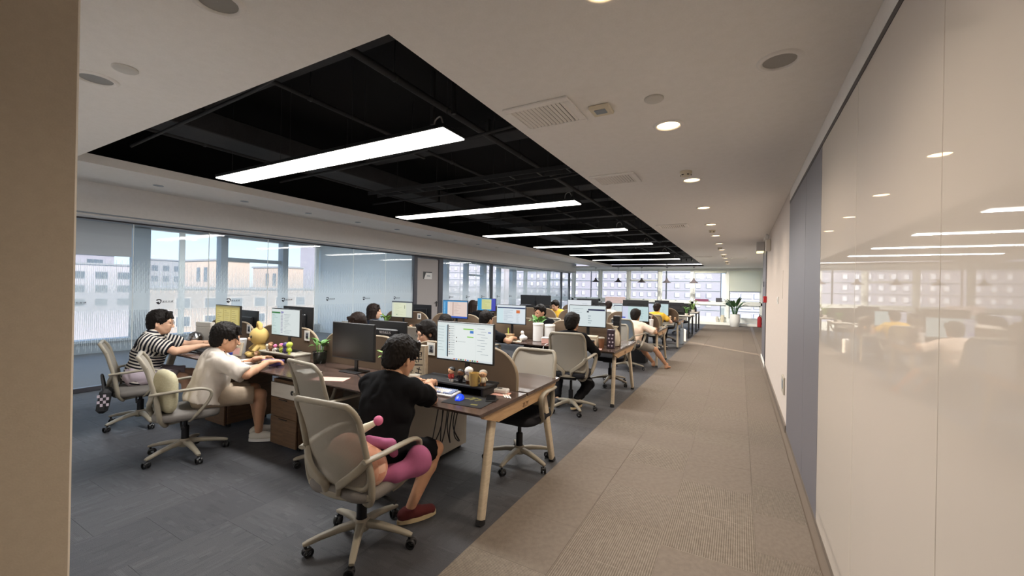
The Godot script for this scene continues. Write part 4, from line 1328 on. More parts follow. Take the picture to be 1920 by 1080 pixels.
func build_furniture() -> void:
	mat("screen_off", hexc("0f1013"), 0.22)
	mat("imac_white", hexc("cdb8b6"), 0.5)
	make_bench("near walnut desk bench with slanted birch legs under the first light line", -2.84, 4)
	make_bench("second walnut desk bench, with white canisters on it", -6.0, 4)
	make_bench("third walnut desk bench, where the man in peach sits", -9.28, 4)
	make_bench("fourth walnut desk bench, with a grey tote bag at its end", -12.45, 4)
	make_bench("black-legged pale desk behind the fourth bench", -15.3, 3, true)
	make_bench("black-legged pale desk nearest the back windows", -17.9, 3, true)
	# pedestals
	make_pedestal(Vector3(-2.52, 0, -2.86), 0, "pale grey cabinet under the near bench behind the boy's legs", M.pedestal_grey, 0.42, 0.86, 0.69)
	make_pedestal(Vector3(-3.72, 0, -2.58), 0, "brown pedestal with a white top drawer under the near bench", M.brown_wood, 0.4, 0.5, 0.64)
	make_pedestal(Vector3(-4.95, 0, -2.58), 0, "brown pedestal under the near bench between the two seated men", M.brown_wood, 0.4, 0.5, 0.64)
	make_pedestal(Vector3(-2.62, 0, -5.78), 0, "brown pedestal under the second bench behind the wheeled chair", M.brown_wood, 0.4, 0.5, 0.64)
	make_pedestal(Vector3(-2.62, 0, -9.1), 0, "brown pedestal under the third bench", M.brown_wood, 0.4, 0.5, 0.64)
	make_pedestal(Vector3(-3.6, 0, -3.3), 180, "pale grey cabinet under the far side of the near bench", M.pedestal_grey, 0.42, 0.5, 0.64)
	# chairs: [x, z, turn, lift, kind, label]
	var grey := make_chair(M.chair_seat, M.chair_net)
	var black := make_chair(M.chair_seat_black, M.chair_net)
	var blue := make_chair(M.chair_seat_black, M.net_blue)
	var list := [
		[grey, -1.97, -1.73, 5, -0.04, "beige mesh office chair with a pink plush toy behind the boy in black"],
		[grey, -3.04, -2.36, -6, 0, "empty beige mesh office chair pushed in beside the boy in black"],
		[grey, -4.33, -1.8, -22, 0, "beige mesh office chair with a cream cushion, under the man in white"],
		[grey, -5.7, -1.95, -20, -0.02, "beige mesh office chair with a dark bag on its back, under the striped shirt"],
		[black, -1.7, -3.24, 180, 0, "empty mesh office chair tucked under the near bench end, facing the boy"],
		[black, -1.88, -4.98, 8, 0.05, "raised mesh office chair under the man in the dark jacket"],
		[black, -1.86, -6.72, 180, 0, "empty mesh office chair tucked under the end of the second bench"],
		[blue, -1.93, -8.2, -12, 0.03, "blue-grey mesh office chair under the man in peach"],
		[black, -3.35, -5.0, 0, 0.05, "mesh office chair under the man in a black tee at the second bench"],
		[grey, -4.45, -5.0, 10, 0, "mesh office chair under the bowed person at the second bench"],
		[grey, -5.72, -5.0, 0, 0, "mesh office chair under the long-haired woman by the glass partition"],
		[grey, -3.25, -3.95, 180, 0, "mesh office chair under the woman in white across the near bench"],
		[grey, -4.5, -3.95, 170, 0, "mesh office chair under the person hidden by the dark screens"],
		[black, -3.25, -7.15, 180, 0, "mesh office chair under the man facing across the second bench"],
		[grey, -1.98, -11.4, 0, 0, "mesh office chair under the woman in yellow"],
		[grey, -3.3, -11.5, 0, 0.02, "mesh office chair beside the woman in yellow"],
		[grey, -5.9, -8.3, 0, 0, "mesh office chair under the long-haired woman at the third bench"],
		[grey, -4.4, -10.6, 180, 0, "mesh office chair under the person in a white and yellow top"],
		[black, -2.0, -13.5, 180, 0, "dark mesh office chair behind the fourth bench"],
		[black, -1.9, -16.3, 200, 0, "dark mesh office chair between the black-legged desks"]]
	for q in list:
		var o: Node3D = q[0]
		if o.get_meta("label") != "":
			o = copy(q[0], Vector3.ZERO, 0)
		o.position = Vector3(q[1], 0, q[2])
		o.rotation_degrees.y = q[3]
		if q[4] != 0.0:
			for p in o.get_children():
				var nm := String(p.name)
				if not (nm.begins_with("base_leg") or nm.begins_with("hub") or nm.begins_with("gas_lift")):
					p.position.y += q[4]
		o.set_meta("label", q[5])
		o.set_meta("group", "wheeled office chairs at the benches")

# ---------------------------------------------------------------- bodies: distance fields meshed as surface nets
# a shape: [a, b, ra, rb, k, widen, side, flags]; flags 1: flat end at b, 2: cut away, 4: ellipsoid (a centre, b radii, side = Basis)
func cap(a: Vector3, b: Vector3, ra: float, rb: float, k := 0.03, widen := 1.0, side := Vector3.RIGHT, flags := 0) -> Array:
	return [a, b, ra, rb, k, widen, side, flags]

func ell(c: Vector3, r: Vector3, bs: Basis, k := 0.02, flags := 0) -> Array:
	return [c, r, 0.0, 0.0, k, 1.0, bs, flags | 4]

func nets(shapes: Array, cell: float) -> MB:
	var lo := Vector3.INF
	var hi := -Vector3.INF
	for q in shapes:
		if q[7] & 2:
			continue
		if q[7] & 4:
			var r: float = maxf(q[1].x, maxf(q[1].y, q[1].z))
			lo = lo.min(q[0] - Vector3.ONE * r)
			hi = hi.max(q[0] + Vector3.ONE * r)
		else:
			var r: float = maxf(q[2], q[3]) * q[5]
			lo = lo.min(q[0].min(q[1]) - Vector3.ONE * r)
			hi = hi.max(q[0].max(q[1]) + Vector3.ONE * r)
	lo -= Vector3.ONE * cell * 3.0
	hi += Vector3.ONE * cell * 3.0
	var nx := int((hi.x - lo.x) / cell) + 1
	var ny := int((hi.y - lo.y) / cell) + 1
	var nz := int((hi.z - lo.z) / cell) + 1
	var V := PackedFloat32Array()
	V.resize(nx * ny * nz)
	V.fill(1.0)
	for q in shapes:
		var a: Vector3 = q[0]
		var b: Vector3 = q[1]
		var ra: float = q[2]
		var dr: float = q[3] - q[2]
		var k: float = q[4]
		var fl: int = q[7]
		var elli := fl & 4 != 0
		var cut := fl & 2 != 0
		var flat := fl & 1 != 0
		var inv := Basis()
		var rm := 0.0
		var R: float
		var blo: Vector3
		var bhi: Vector3
		if elli:
			rm = minf(b.x, minf(b.y, b.z))
			R = maxf(b.x, maxf(b.y, b.z)) + k + cell * 2.0
			inv = Basis.from_scale(Vector3(1.0 / b.x, 1.0 / b.y, 1.0 / b.z)) * (q[6] as Basis).transposed()
			blo = a
			bhi = a
		else:
			R = maxf(ra, q[3]) * q[5] + k + cell * 2.0
			blo = a.min(b)
			bhi = a.max(b)
		var x0 := maxi(0, int((blo.x - R - lo.x) / cell))
		var y0 := maxi(0, int((blo.y - R - lo.y) / cell))
		var z0 := maxi(0, int((blo.z - R - lo.z) / cell))
		var x1 := mini(nx - 1, int((bhi.x + R - lo.x) / cell) + 1)
		var y1 := mini(ny - 1, int((bhi.y + R - lo.y) / cell) + 1)
		var z1 := mini(nz - 1, int((bhi.z + R - lo.z) / cell) + 1)
		var ba := b - a
		var bb := maxf(ba.length_squared(), 1e-9)
		var bl := sqrt(bb)
		var side: Vector3 = Vector3.RIGHT if elli else q[6]
		var shrink: float = 1.0 - 1.0 / q[5]
		for z in range(z0, z1 + 1):
			for y in range(y0, y1 + 1):
				var i := (z * ny + y) * nx + x0
				for x in range(x0, x1 + 1):
					var d := lo + Vector3(x, y, z) * cell - a
					var dist: float
					if elli:
						dist = ((inv * d).length() - 1.0) * rm
					else:
						if shrink > 0.0:
							d -= side * (d.dot(side) * shrink)
						var al := d.dot(ba)
						var t := clampf(al / bb, 0.0, 1.0)
						dist = (d - ba * t).length() - (ra + dr * t)
						if flat:
							dist = maxf(dist, al / bl - bl)
					var o := V[i]
					if cut:
						var h := maxf(k - absf(o + dist), 0.0) / k
						V[i] = maxf(o, -dist) + h * h * k * 0.25
					else:
						var h := maxf(k - absf(o - dist), 0.0) / k
						V[i] = minf(o, dist) - h * h * k * 0.25
					i += 1
	# one vertex in each crossed cell, one quad round each crossed edge
	var m := MB.new()
	var id := PackedInt32Array()
	id.resize(nx * ny * nz)
	id.fill(-1)
	var sy := nx
	var sz := nx * ny
	var far := cell * 1.8
	for z in nz - 1:
		for y in ny - 1:
			var i := (z * ny + y) * nx
			for x in nx - 1:
				var v0 := V[i]
				if absf(v0) < far:
					var vs := [v0, V[i + 1], V[i + sy], V[i + sy + 1], V[i + sz], V[i + sz + 1], V[i + sz + sy], V[i + sz + sy + 1]]
					var neg := 0
					for w in vs:
						if w < 0.0:
							neg += 1
					if neg > 0 and neg < 8:
						var p := Vector3.ZERO
						var c := 0
						for e in [[0, 1], [2, 3], [4, 5], [6, 7], [0, 2], [1, 3], [4, 6], [5, 7], [0, 4], [1, 5], [2, 6], [3, 7]]:
							var e0: int = e[0]
							var e1: int = e[1]
							var fa: float = vs[e0]
							var fb: float = vs[e1]
							if (fa < 0.0) != (fb < 0.0):
								var t := fa / (fa - fb)
								p += Vector3(e0 & 1, (e0 >> 1) & 1, e0 >> 2).lerp(Vector3(e1 & 1, (e1 >> 1) & 1, e1 >> 2), t)
								c += 1
						id[i] = m.v.size()
						m.v.push_back(lo + (Vector3(x, y, z) + p / c) * cell)
				i += 1
	m.n.resize(m.v.size())
	m.uv.resize(m.v.size())
	for z in range(1, nz - 1):
		for y in range(1, ny - 1):
			var i := (z * ny + y) * nx + 1
			for x in range(1, nx - 1):
				if id[i] >= 0:
					var s0 := V[i] < 0.0
					if s0 != (V[i + 1] < 0.0):
						face(m, id[i], id[i - sy], id[i - sy - sz], id[i - sz], s0)
					if s0 != (V[i + sy] < 0.0):
						face(m, id[i], id[i - sz], id[i - sz - 1], id[i - 1], s0)
					if s0 != (V[i + sz] < 0.0):
						face(m, id[i], id[i - 1], id[i - 1 - sy], id[i - sy], s0)
				i += 1
	for k in m.n.size():
		m.n[k] = m.n[k].normalized()
	return m

func face(m: MB, a: int, b: int, c: int, d: int, s: bool) -> void:
	if a < 0 or b < 0 or c < 0 or d < 0:
		return
	var f := (m.v[c] - m.v[a]).cross(m.v[d] - m.v[b])
	if s:
		m.ix.append_array([a, c, b, a, d, c])
	else:
		m.ix.append_array([a, b, c, a, c, d])
		f = -f
	m.n[a] += f
	m.n[b] += f
	m.n[c] += f
	m.n[d] += f

func join(a: MB, b: MB) -> void:
	var o := a.v.size()
	a.v.append_array(b.v)
	a.n.append_array(b.n)
	a.uv.append_array(b.uv)
	for i in b.ix:
		a.ix.push_back(i + o)

# folds: push the cloth in and out along its normals
func crumple(m: MB, amt: float, freq: float, sd: int) -> void:
	var f := FastNoiseLite.new()
	f.seed = sd
	f.frequency = freq
	f.fractal_octaves = 2
	for k in m.v.size():
		var p := m.v[k]
		m.v[k] = p + m.n[k] * amt * (absf(f.get_noise_3d(p.x, p.y * 0.6, p.z)) * 2.0 - 0.35)
	renormal(m)

func renormal(m: MB) -> void:
	for k in m.n.size():
		m.n[k] = Vector3.ZERO
	for k in range(0, m.ix.size(), 3):
		var a := m.ix[k]
		var b := m.ix[k + 1]
		var c := m.ix[k + 2]
		var f := (m.v[c] - m.v[a]).cross(m.v[b] - m.v[a])
		m.n[a] += f
		m.n[b] += f
		m.n[c] += f
	for k in m.n.size():
		m.n[k] = m.n[k].normalized()

# uv along the nearest bone, so that woven stripes follow body and sleeves
func bone_uv(m: MB, bones: Array) -> void:
	for k in m.v.size():
		var best := 9.0
		var t := Vector2.ZERO
		for q in bones:
			var ba: Vector3 = q[1] - q[0]
			var d: Vector3 = m.v[k] - q[0]
			var f := clampf(d.dot(ba) / ba.length_squared(), -0.3, 1.3)
			var e: float = (d - ba * f).length() - q[2]
			if e < best:
				best = e
				t = Vector2(m.v[k].x, q[3] + f * ba.length())
		m.uv[k] = t

func joint(a: Vector3, c: Vector3, l1: float, l2: float, pole: Vector3) -> Vector3:
	var d := c - a
	var L := clampf(d.length(), absf(l1 - l2) + 0.01, l1 + l2 - 0.005)
	var x := (l1 * l1 - l2 * l2 + L * L) / (2.0 * L)
	var h := sqrt(maxf(l1 * l1 - x * x, 0.0))
	var u := d.normalized()
	var w := (pole - u * pole.dot(u)).normalized()
	return a + u * x + w * h

func hand(w: Vector3, f: Vector3, down: Vector3, s: float, curl: float, cell: float) -> MB:
	# w wrist, f finger direction, down palm normal, s +1 right hand, -1 left hand
	var side := f.cross(-down).normalized() * s
	down = -(side * s).cross(f).normalized() if (-(side * s).cross(f)).dot(down) > 0 else (side * s).cross(f).normalized()
	var sh := []
	sh.append(cap(w - f * 0.035, w + f * 0.015, 0.026, 0.025, 0.012, 1.15, side))
	sh.append(cap(w + f * 0.02 - side * 0.018, w + f * 0.078 - side * 0.026, 0.016, 0.013, 0.014))
	sh.append(cap(w + f * 0.02, w + f * 0.085, 0.017, 0.0135, 0.014))
	sh.append(cap(w + f * 0.02 + side * 0.018, w + f * 0.076 + side * 0.028, 0.016, 0.0125, 0.014))
	var len := [0.07, 0.08, 0.074, 0.058]
	for k in 4:
		var b: Vector3 = w + f * (0.082 - absf(k - 1) * 0.004) + side * (-0.029 + 0.0195 * k)
		var d := (f - side * (0.10 - 0.07 * k)).normalized()
		var c1 := curl + 0.08 * k
		var m1: Vector3 = b + (d * cos(c1 * 0.5) + down * sin(c1 * 0.5)) * len[k] * 0.42
		var m2: Vector3 = m1 + (d * cos(c1 * 1.5) + down * sin(c1 * 1.5)) * len[k] * 0.33
		var m3: Vector3 = m2 + (d * cos(c1 * 2.1) + down * sin(c1 * 2.1)) * len[k] * 0.25
		sh.append(cap(b, m1, 0.0095, 0.0088, 0.004))
		sh.append(cap(m1, m2, 0.0088, 0.0080, 0.003))
		sh.append(cap(m2, m3, 0.0080, 0.0070, 0.003))
	var tb := w + f * 0.03 - side * 0.026
	var t1 := tb + (f * 0.62 - side * 0.7 + down * 0.35).normalized() * 0.042
	var t2 := t1 + (f * 0.9 - side * 0.3 + down * 0.3).normalized() * 0.03
	sh.append(cap(tb, t1, 0.0135, 0.011, 0.01))
	sh.append(cap(t1, t2, 0.0108, 0.0085, 0.003))
	return nets(sh, cell)

# the shapes of one person, worked out on a worker thread: a list of [mesh, name, material, number of the parent part or -1]
func person_shapes(pos: Vector3, o: Dictionary) -> Array:
	var out := []
	var K := 1.08
	var rng := RandomNumberGenerator.new()
	var near: bool = o.get("near", false)
	var cb := 0.0125 if near else 0.024
	var sc: float = o.get("scale", 1.0)
	var skin: Material = o.get("skin", M.skin)
	var ln := deg_to_rad(o.get("lean", 12.0))
	var sw := deg_to_rad(o.get("sway", 0.0))
	var P := Vector3(0, o.get("seat", 0.53), o.get("slide", 0.0))
	var dir := Vector3(sin(sw), cos(ln), -sin(ln)).normalized()
	var fwd := Vector3(0, -dir.z, -dir.y).normalized() if false else Vector3(0, -sin(ln), -cos(ln))
	var chest: Vector3 = P + dir * (o.get("torso", 0.44) - 0.16) * sc + fwd * 0.0
	var neck: Vector3 = P + dir * o.get("torso", 0.44) * sc - fwd * 0.01
	var hb := Basis.from_euler(Vector3(deg_to_rad(-o.get("pitch", 15.0)), deg_to_rad(o.get("yaw", 0.0)), deg_to_rad(o.get("tilt", 0.0))))
	var hc: Vector3 = neck + (dir * 0.6 + Vector3.UP * 0.4).normalized() * 0.07 + hb * Vector3(0, 0.08, -0.03)
	var H := func(x: float, y: float, z: float) -> Vector3: return hc + hb * (Vector3(x, y, z) * K)
	var sr := 0.172 * sc
	var bulk: float = o.get("bulk", 1.0)
	var sh := {}
	var el := {}
	var wr := {}
	var kn := {}
	var an := {}
	var hip := {}
	for s in [-1, 1]:
		sh[s] = neck - dir * 0.045 + Vector3(s * sr, 0, 0)
		wr[s] = o.get("hand_r" if s > 0 else "hand_l", Vector3(s * 0.12, 0.78, -0.42))
		el[s] = joint(sh[s], wr[s], 0.275 * sc, 0.245 * sc, o.get("pole_r" if s > 0 else "pole_l", Vector3(s * 0.75, -0.6, 0.35)))
		wr[s] = el[s] + (wr[s] - el[s]).normalized() * 0.245 * sc
		hip[s] = P + Vector3(s * 0.085, -0.01, 0.0)
		an[s] = o.get("foot_r" if s > 0 else "foot_l", Vector3(s * 0.12, 0.075, -0.4))
		kn[s] = joint(hip[s], an[s], 0.42 * sc, 0.40 * sc, o.get("knee_r" if s > 0 else "knee_l", Vector3(s * 0.25, 1, -1)))
		an[s] = kn[s] + (an[s] - kn[s]).normalized() * 0.40 * sc
	# skin: trunk, neck, limbs on one grid, head and hands on finer ones
	var b := [cap(P, chest, 0.095 * bulk, 0.1 * bulk, 0.04, 1.25), cap(chest, neck, 0.09, 0.06, 0.04, 1.3), cap(neck - dir * 0.04, H.call(0, -0.06, 0.025), 0.056 * bulk, 0.05 * bulk, 0.02)]
	for s in [-1, 1]:
		b.append(cap(sh[s], el[s], 0.046 * bulk, 0.037 * bulk, 0.02))
		b.append(cap(el[s], el[s].lerp(wr[s], 0.35), 0.037 * bulk, 0.038 * bulk, 0.015))
		b.append(cap(el[s].lerp(wr[s], 0.35), wr[s], 0.038 * bulk, 0.0245, 0.015))
		b.append(cap(hip[s], kn[s], 0.078 * bulk, 0.052, 0.03))
		b.append(cap(kn[s], kn[s].lerp(an[s], 0.3), 0.05, 0.053, 0.02))
		b.append(cap(kn[s].lerp(an[s], 0.3), an[s], 0.053, 0.032, 0.02))
	var body := nets(b, cb)
	var ch := 0.0046 if near else 0.01
	var hs := [ell(H.call(0, 0.036, 0.014), Vector3(0.077, 0.084, 0.096) * K, hb, 0.02), ell(H.call(0, -0.028, -0.028), Vector3(0.061, 0.086, 0.062) * K, hb, 0.03), ell(H.call(0, -0.082, -0.05), Vector3(0.034, 0.03, 0.034) * K, hb, 0.02)]
	for s in [-1.0, 1.0]:
		hs.append(cap(H.call(s * 0.052, -0.035, 0.012), H.call(s * 0.026, -0.088, -0.045), 0.022, 0.018, 0.02))
		hs.append(cap(H.call(s * 0.036, -0.018, -0.066), H.call(s * 0.03, -0.05, -0.06), 0.02, 0.02, 0.02))
		hs.append(ell(H.call(s * 0.031, 0.006, -0.098), Vector3(0.016, 0.011, 0.013) * K, hb, 0.012, 2))
		hs.append(ell(H.call(s * 0.0775, -0.012, 0.012), Vector3(0.009, 0.032, 0.019) * K, hb * Basis(Vector3.UP, s * 0.35), 0.008))
		hs.append(ell(H.call(s * 0.086, -0.010, 0.008), Vector3(0.006, 0.018, 0.009) * K, hb, 0.006, 2))
	hs.append(cap(H.call(0, 0.012, -0.084), H.call(0, -0.026, -0.105), 0.009, 0.0115, 0.012))
	hs.append(ell(H.call(0, -0.031, -0.1), Vector3(0.017, 0.009, 0.013) * K, hb, 0.008))
	hs.append(cap(H.call(-0.04, 0.026, -0.074), H.call(0.04, 0.026, -0.074), 0.013, 0.013, 0.015))
	hs.append(cap(H.call(-0.015, -0.056, -0.083), H.call(0.015, -0.056, -0.083), 0.0065, 0.0065, 0.006))
	hs.append(cap(H.call(-0.013, -0.067, -0.081), H.call(0.013, -0.067, -0.081), 0.0065, 0.0065, 0.006))
	hs.append(cap(H.call(0, -0.06, 0.025), neck, 0.05 * bulk, 0.05 * bulk, 0.02))
	join(body, nets(hs, ch))
	for s in [-1, 1]:
		var f: Vector3 = (wr[s] - el[s]).normalized()
		var aim: Vector3 = o.get("aim_r" if s > 0 else "aim_l", Vector3(0, -0.1, -1))
		f = (f * 0.4 + aim.normalized() * 0.6).normalized()
		join(body, hand(wr[s], f, Vector3.DOWN, s, o.get("curl", 0.45), 0.0034 if near else 0.008))
	out.append([body, "body", skin, -1])
	# eyes, brows, lips
	var ey := MB.new()
	var br := MB.new()
	for s in [-1.0, 1.0]:
		ey.at(Transform3D(hb, H.call(s * 0.031, 0.006, -0.0815))).ball(Vector3.ZERO, Vector3(0.012, 0.0062, 0.006), 6, 10)
		br.at(Transform3D())
		br.tube([H.call(s * 0.014, 0.027, -0.0895), H.call(s * 0.032, 0.033, -0.085), H.call(s * 0.048, 0.028, -0.073)], [0.003, 0.004, 0.0025], 6)
	out.append([ey, "eyes", M.eye_dark, -1])
	out.append([br, "eyebrows", o.get("hair_mat", M.hair), -1])
	# shirt
	var long_sleeve: bool = o.get("long", false)
	var f := 0.012 + 0.012 * (bulk - 1.0)
	var ease: float = o.get("loose", 0.0)
	var hem: Vector3 = P - dir * o.get("hem", 0.06)
	var ss := [cap(chest, hem, 0.112 * bulk + f, 0.118 * bulk + f + ease, 0.05, 1.32, Vector3.RIGHT, 1), cap(chest - dir * 0.02, neck - dir * 0.055, 0.112 * bulk + f, 0.08 * bulk, 0.05, 1.45), cap(sh[-1], sh[1], 0.06, 0.06, 0.05), ell(chest + dir * 0.06 - fwd * 0.045, Vector3(0.15, 0.14, 0.075) * bulk, Basis(Vector3.RIGHT, -ln), 0.06), cap(neck - dir * 0.05 - fwd * 0.005, neck - dir * 0.012, 0.072, 0.062, 0.03, 1.1, Vector3.RIGHT, 1)]
	var bones := [[hem, neck, 0.13, 0.0]]
	for s in [-1, 1]:
		var e1: Vector3 = sh[s].lerp(el[s], 1.0 if long_sleeve else o.get("sleeve", 0.72))
		ss.append(cap(sh[s], e1, 0.063 * bulk, (0.052 if long_sleeve else 0.066) * bulk + ease * 0.4, 0.035, 1.0, Vector3.RIGHT, 0 if long_sleeve else 1))
		bones.append([sh[s], el[s], 0.06, 0.02])
		if long_sleeve:
			ss.append(cap(el[s], el[s].lerp(wr[s], 0.9), 0.052 * bulk, 0.038, 0.02, 1.0, Vector3.RIGHT, 1))
	var shirt := nets(ss, cb)
	crumple(shirt, 0.012 if near else 0.012, 5.5, 3 + int(pos.x * 7))
	if o.has("stripes"):
		bone_uv(shirt, bones)
	out.append([shirt, "shirt", o.get("shirt", M.cloth_black), -1])
	if o.has("collar"):
		var cr := []
		for k in 13:
			var a := -2.4 + 4.8 * k / 12.0
			cr.append(neck - dir * 0.02 + Vector3(sin(a) * 0.07, 0.012 - 0.012 * cos(a), cos(a) * 0.066))
		out.append([MB.new().sweep(cr, rrect(0.012, 0.05, 0.005, 2), Vector3.UP), "collar", o.collar, -1])
	# trousers or shorts
	var shorts: bool = o.get("shorts", false)
	var ps := [cap(hip[-1] + Vector3(0, 0.01, 0.01), hip[1] + Vector3(0, 0.01, 0.01), 0.108 * bulk, 0.108 * bulk, 0.04), cap(P, P + dir * 0.1, 0.1 * bulk, 0.1 * bulk, 0.04, 1.3, Vector3.RIGHT, 1)]
	for s in [-1, 1]:
		ps.append(cap(hip[s], kn[s] if not shorts else hip[s].lerp(kn[s], 0.86), 0.09 * bulk, 0.066 if not shorts else 0.082, 0.04, 1.0, Vector3.RIGHT, 1 if shorts else 0))
		if not shorts:
			ps.append(cap(kn[s], kn[s].lerp(an[s], 0.97), 0.066, 0.052, 0.03, 1.0, Vector3.RIGHT, 1))
	var pants := nets(ps, cb)
	crumple(pants, 0.009, 6.0, 9 + int(pos.x * 5))
	out.append([pants, "shorts" if shorts else "trousers", o.get("pants", M.cloth_black), -1])
	# shoes
	for s in [-1, 1]:
		var ft: float = o.get("toe_r" if s > 0 else "toe_l", s * -12.0)
		var fp: float = o.get("lift_r" if s > 0 else "lift_l", 0.0)
		var X := Transform3D(Basis(Vector3.UP, deg_to_rad(ft)) * Basis(Vector3.RIGHT, deg_to_rad(fp)), an[s] + Vector3(0, -0.075, 0))
		var q := func(x: float, y: float, z: float) -> Vector3: return X * Vector3(x, y, z)
		if o.get("barefoot", false):
			var ftm := nets([cap(q.call(0, 0.09, 0), q.call(0, 0.03, 0.02), 0.034, 0.03, 0.02), cap(q.call(0, 0.045, 0), q.call(0, 0.02, -0.13), 0.03, 0.02, 0.02, 1.4, X.basis.x)], 0.008)
			out.append([ftm, "foot", skin, -1])
			continue
		var up := nets([cap(q.call(0, 0.05, 0.045), q.call(0, 0.048, -0.05), 0.038, 0.037, 0.02), cap(q.call(0, 0.046, -0.05), q.call(0, 0.036, -0.15), 0.036, 0.03, 0.02, 1.25, X.basis.x), cap(q.call(0, 0.055, 0.015), q.call(0, 0.085, 0.01), 0.037, 0.036, 0.02, 1.0, Vector3.RIGHT, 1), cap(q.call(0, -0.06, 0.15), q.call(0, -0.06, -0.3), 0.078, 0.078, 0.002, 3.0, X.basis.x, 2)], 0.006 if near else 0.01)
		out.append([up, "shoe", o.get("shoes", M.shoe_dark), -1])
		var so := out.size() - 1
		var ol := PackedVector2Array()
		for k in 24:
			var a := TAU * k / 24.0
			var zz := cos(a)
			ol.push_back(Vector2(sin(a) * (0.041 + 0.008 * (1.0 - zz) * 0.5), 0.0 + zz * 0.137))
		var sole := MB.new().at(X * Transform3D(Basis(Vector3(1, 0, 0), Vector3(0, 0, 1), Vector3(0, -1, 0)), Vector3(0, 0, -0.05)))
		sole.plate(ol, -0.026, 0.0, true)
		out.append([sole, "sole", o.get("soles", M.white_plastic), so])
	# hair
	var hm: Material = o.get("hair_mat", M.hair)
	var style: String = o.get("hair", "short")
	var vol: float = 0.0 if style != "crop" else -0.006
	var hr := [ell(H.call(0, 0.043, 0.027), Vector3(0.094 + vol, 0.096 + vol, 0.106 + vol) * K, hb, 0.01), ell(H.call(0, -0.022, 0.062), Vector3(0.074 + vol, 0.075, 0.058 + vol) * K, hb, 0.03)]
	rng.seed = int(absf(pos.x) * 100) + 7
	if style == "long" or style == "bob":
		var dn := -0.3 if style == "long" else -0.12
		for k in 9:
			var a := -2.1 + 4.2 * k / 8.0
			hr.append(cap(H.call(sin(a) * 0.08, 0.02, 0.025 + cos(a) * 0.075), H.call(sin(a) * 0.098, dn, 0.05 + cos(a) * 0.07), 0.027, 0.02, 0.02))
	for k in (64 if near else 20):
		var a := rng.randf_range(-PI, PI)
		var e := rng.randf_range(-0.1, 1.5)
		var d := Vector3(sin(a) * cos(e), sin(e), cos(a) * cos(e))
		var q := Vector3(0, 0.043, 0.02) + d * Vector3(0.087, 0.09, 0.103)
		var fall := Vector3(rng.randf_range(-0.02, 0.02), -0.03, -0.02 if d.z < 0.2 else 0.004)
		hr.append(cap(H.call(q.x, q.y, q.z), H.call(q.x * 1.1 + fall.x, q.y + fall.y, q.z * 1.07 + fall.z), 0.013, 0.004, 0.005))
	for k in (12 if near else 7):
		var u := -1.0 + 2.0 * k / (11.0 if near else 6.0)
		hr.append(cap(H.call(u * 0.06, 0.11, -0.05), H.call(u * 0.07 + 0.008, o.get("fringe", 0.05) + rng.randf_range(-0.012, 0.012), -0.086 + 0.034 * absf(u)), 0.015, 0.005, 0.01))
	hr.append(ell(H.call(0, -0.085, -0.112), Vector3(0.09, 0.12, 0.072) * K, hb, 0.008, 2))
	if style != "long" and style != "bob":
		hr.append(ell(H.call(0, -0.178, 0.02), Vector3(0.2, 0.09, 0.2) * K, hb, 0.012, 2))
	if style != "long":
		for s in [-1.0, 1.0]:
			hr.append(ell(H.call(s * 0.092, -0.03, 0.006), Vector3(0.028, 0.03, 0.021) * K, hb, 0.006, 2))
	var hmesh := nets(hr, 0.006 if near else 0.011)
	crumple(hmesh, 0.005, 30.0, 5)
	out.append([hmesh, "hair", hm, -1])
	if o.has("glasses"):
		var gm := MB.new()
		for s in [-1.0, 1.0]:
			var ring := []
			for k in 17:
				var a := TAU * k / 16.0
				ring.append(H.call(s * 0.033 + cos(a) * 0.022, 0.003 + sin(a) * 0.018, -0.1))
			gm.tube(ring, 0.0016, 5, false)
			gm.tube([H.call(s * 0.055, 0.006, -0.099), H.call(s * 0.076, 0.008, -0.06), H.call(s * 0.08, 0.004, 0.01)], 0.0016, 5)
		gm.tube([H.call(-0.011, 0.006, -0.1), H.call(0.011, 0.006, -0.1)], 0.0016, 5)
		out.append([gm, "glasses", M.dark_metal, -1])
	if o.has("headset"):
		var arc := []
		for k in 13:
			var a := -1.5 + 3.0 * k / 12.0
			arc.append(H.call(sin(a) * 0.096, 0.03 + cos(a) * 0.112, 0.01))
		out.append([MB.new().tube(arc, 0.007, 6), "headband", M.black_plastic, -1])
	return out

var queue := []
var shapes_of := []

func person(pos: Vector3, turn: float, label: String, o: Dictionary) -> void:
	queue.append([pos, turn, label, o])

func one_person(k: int) -> void:
	shapes_of[k] = person_shapes(queue[k][0], queue[k][3])

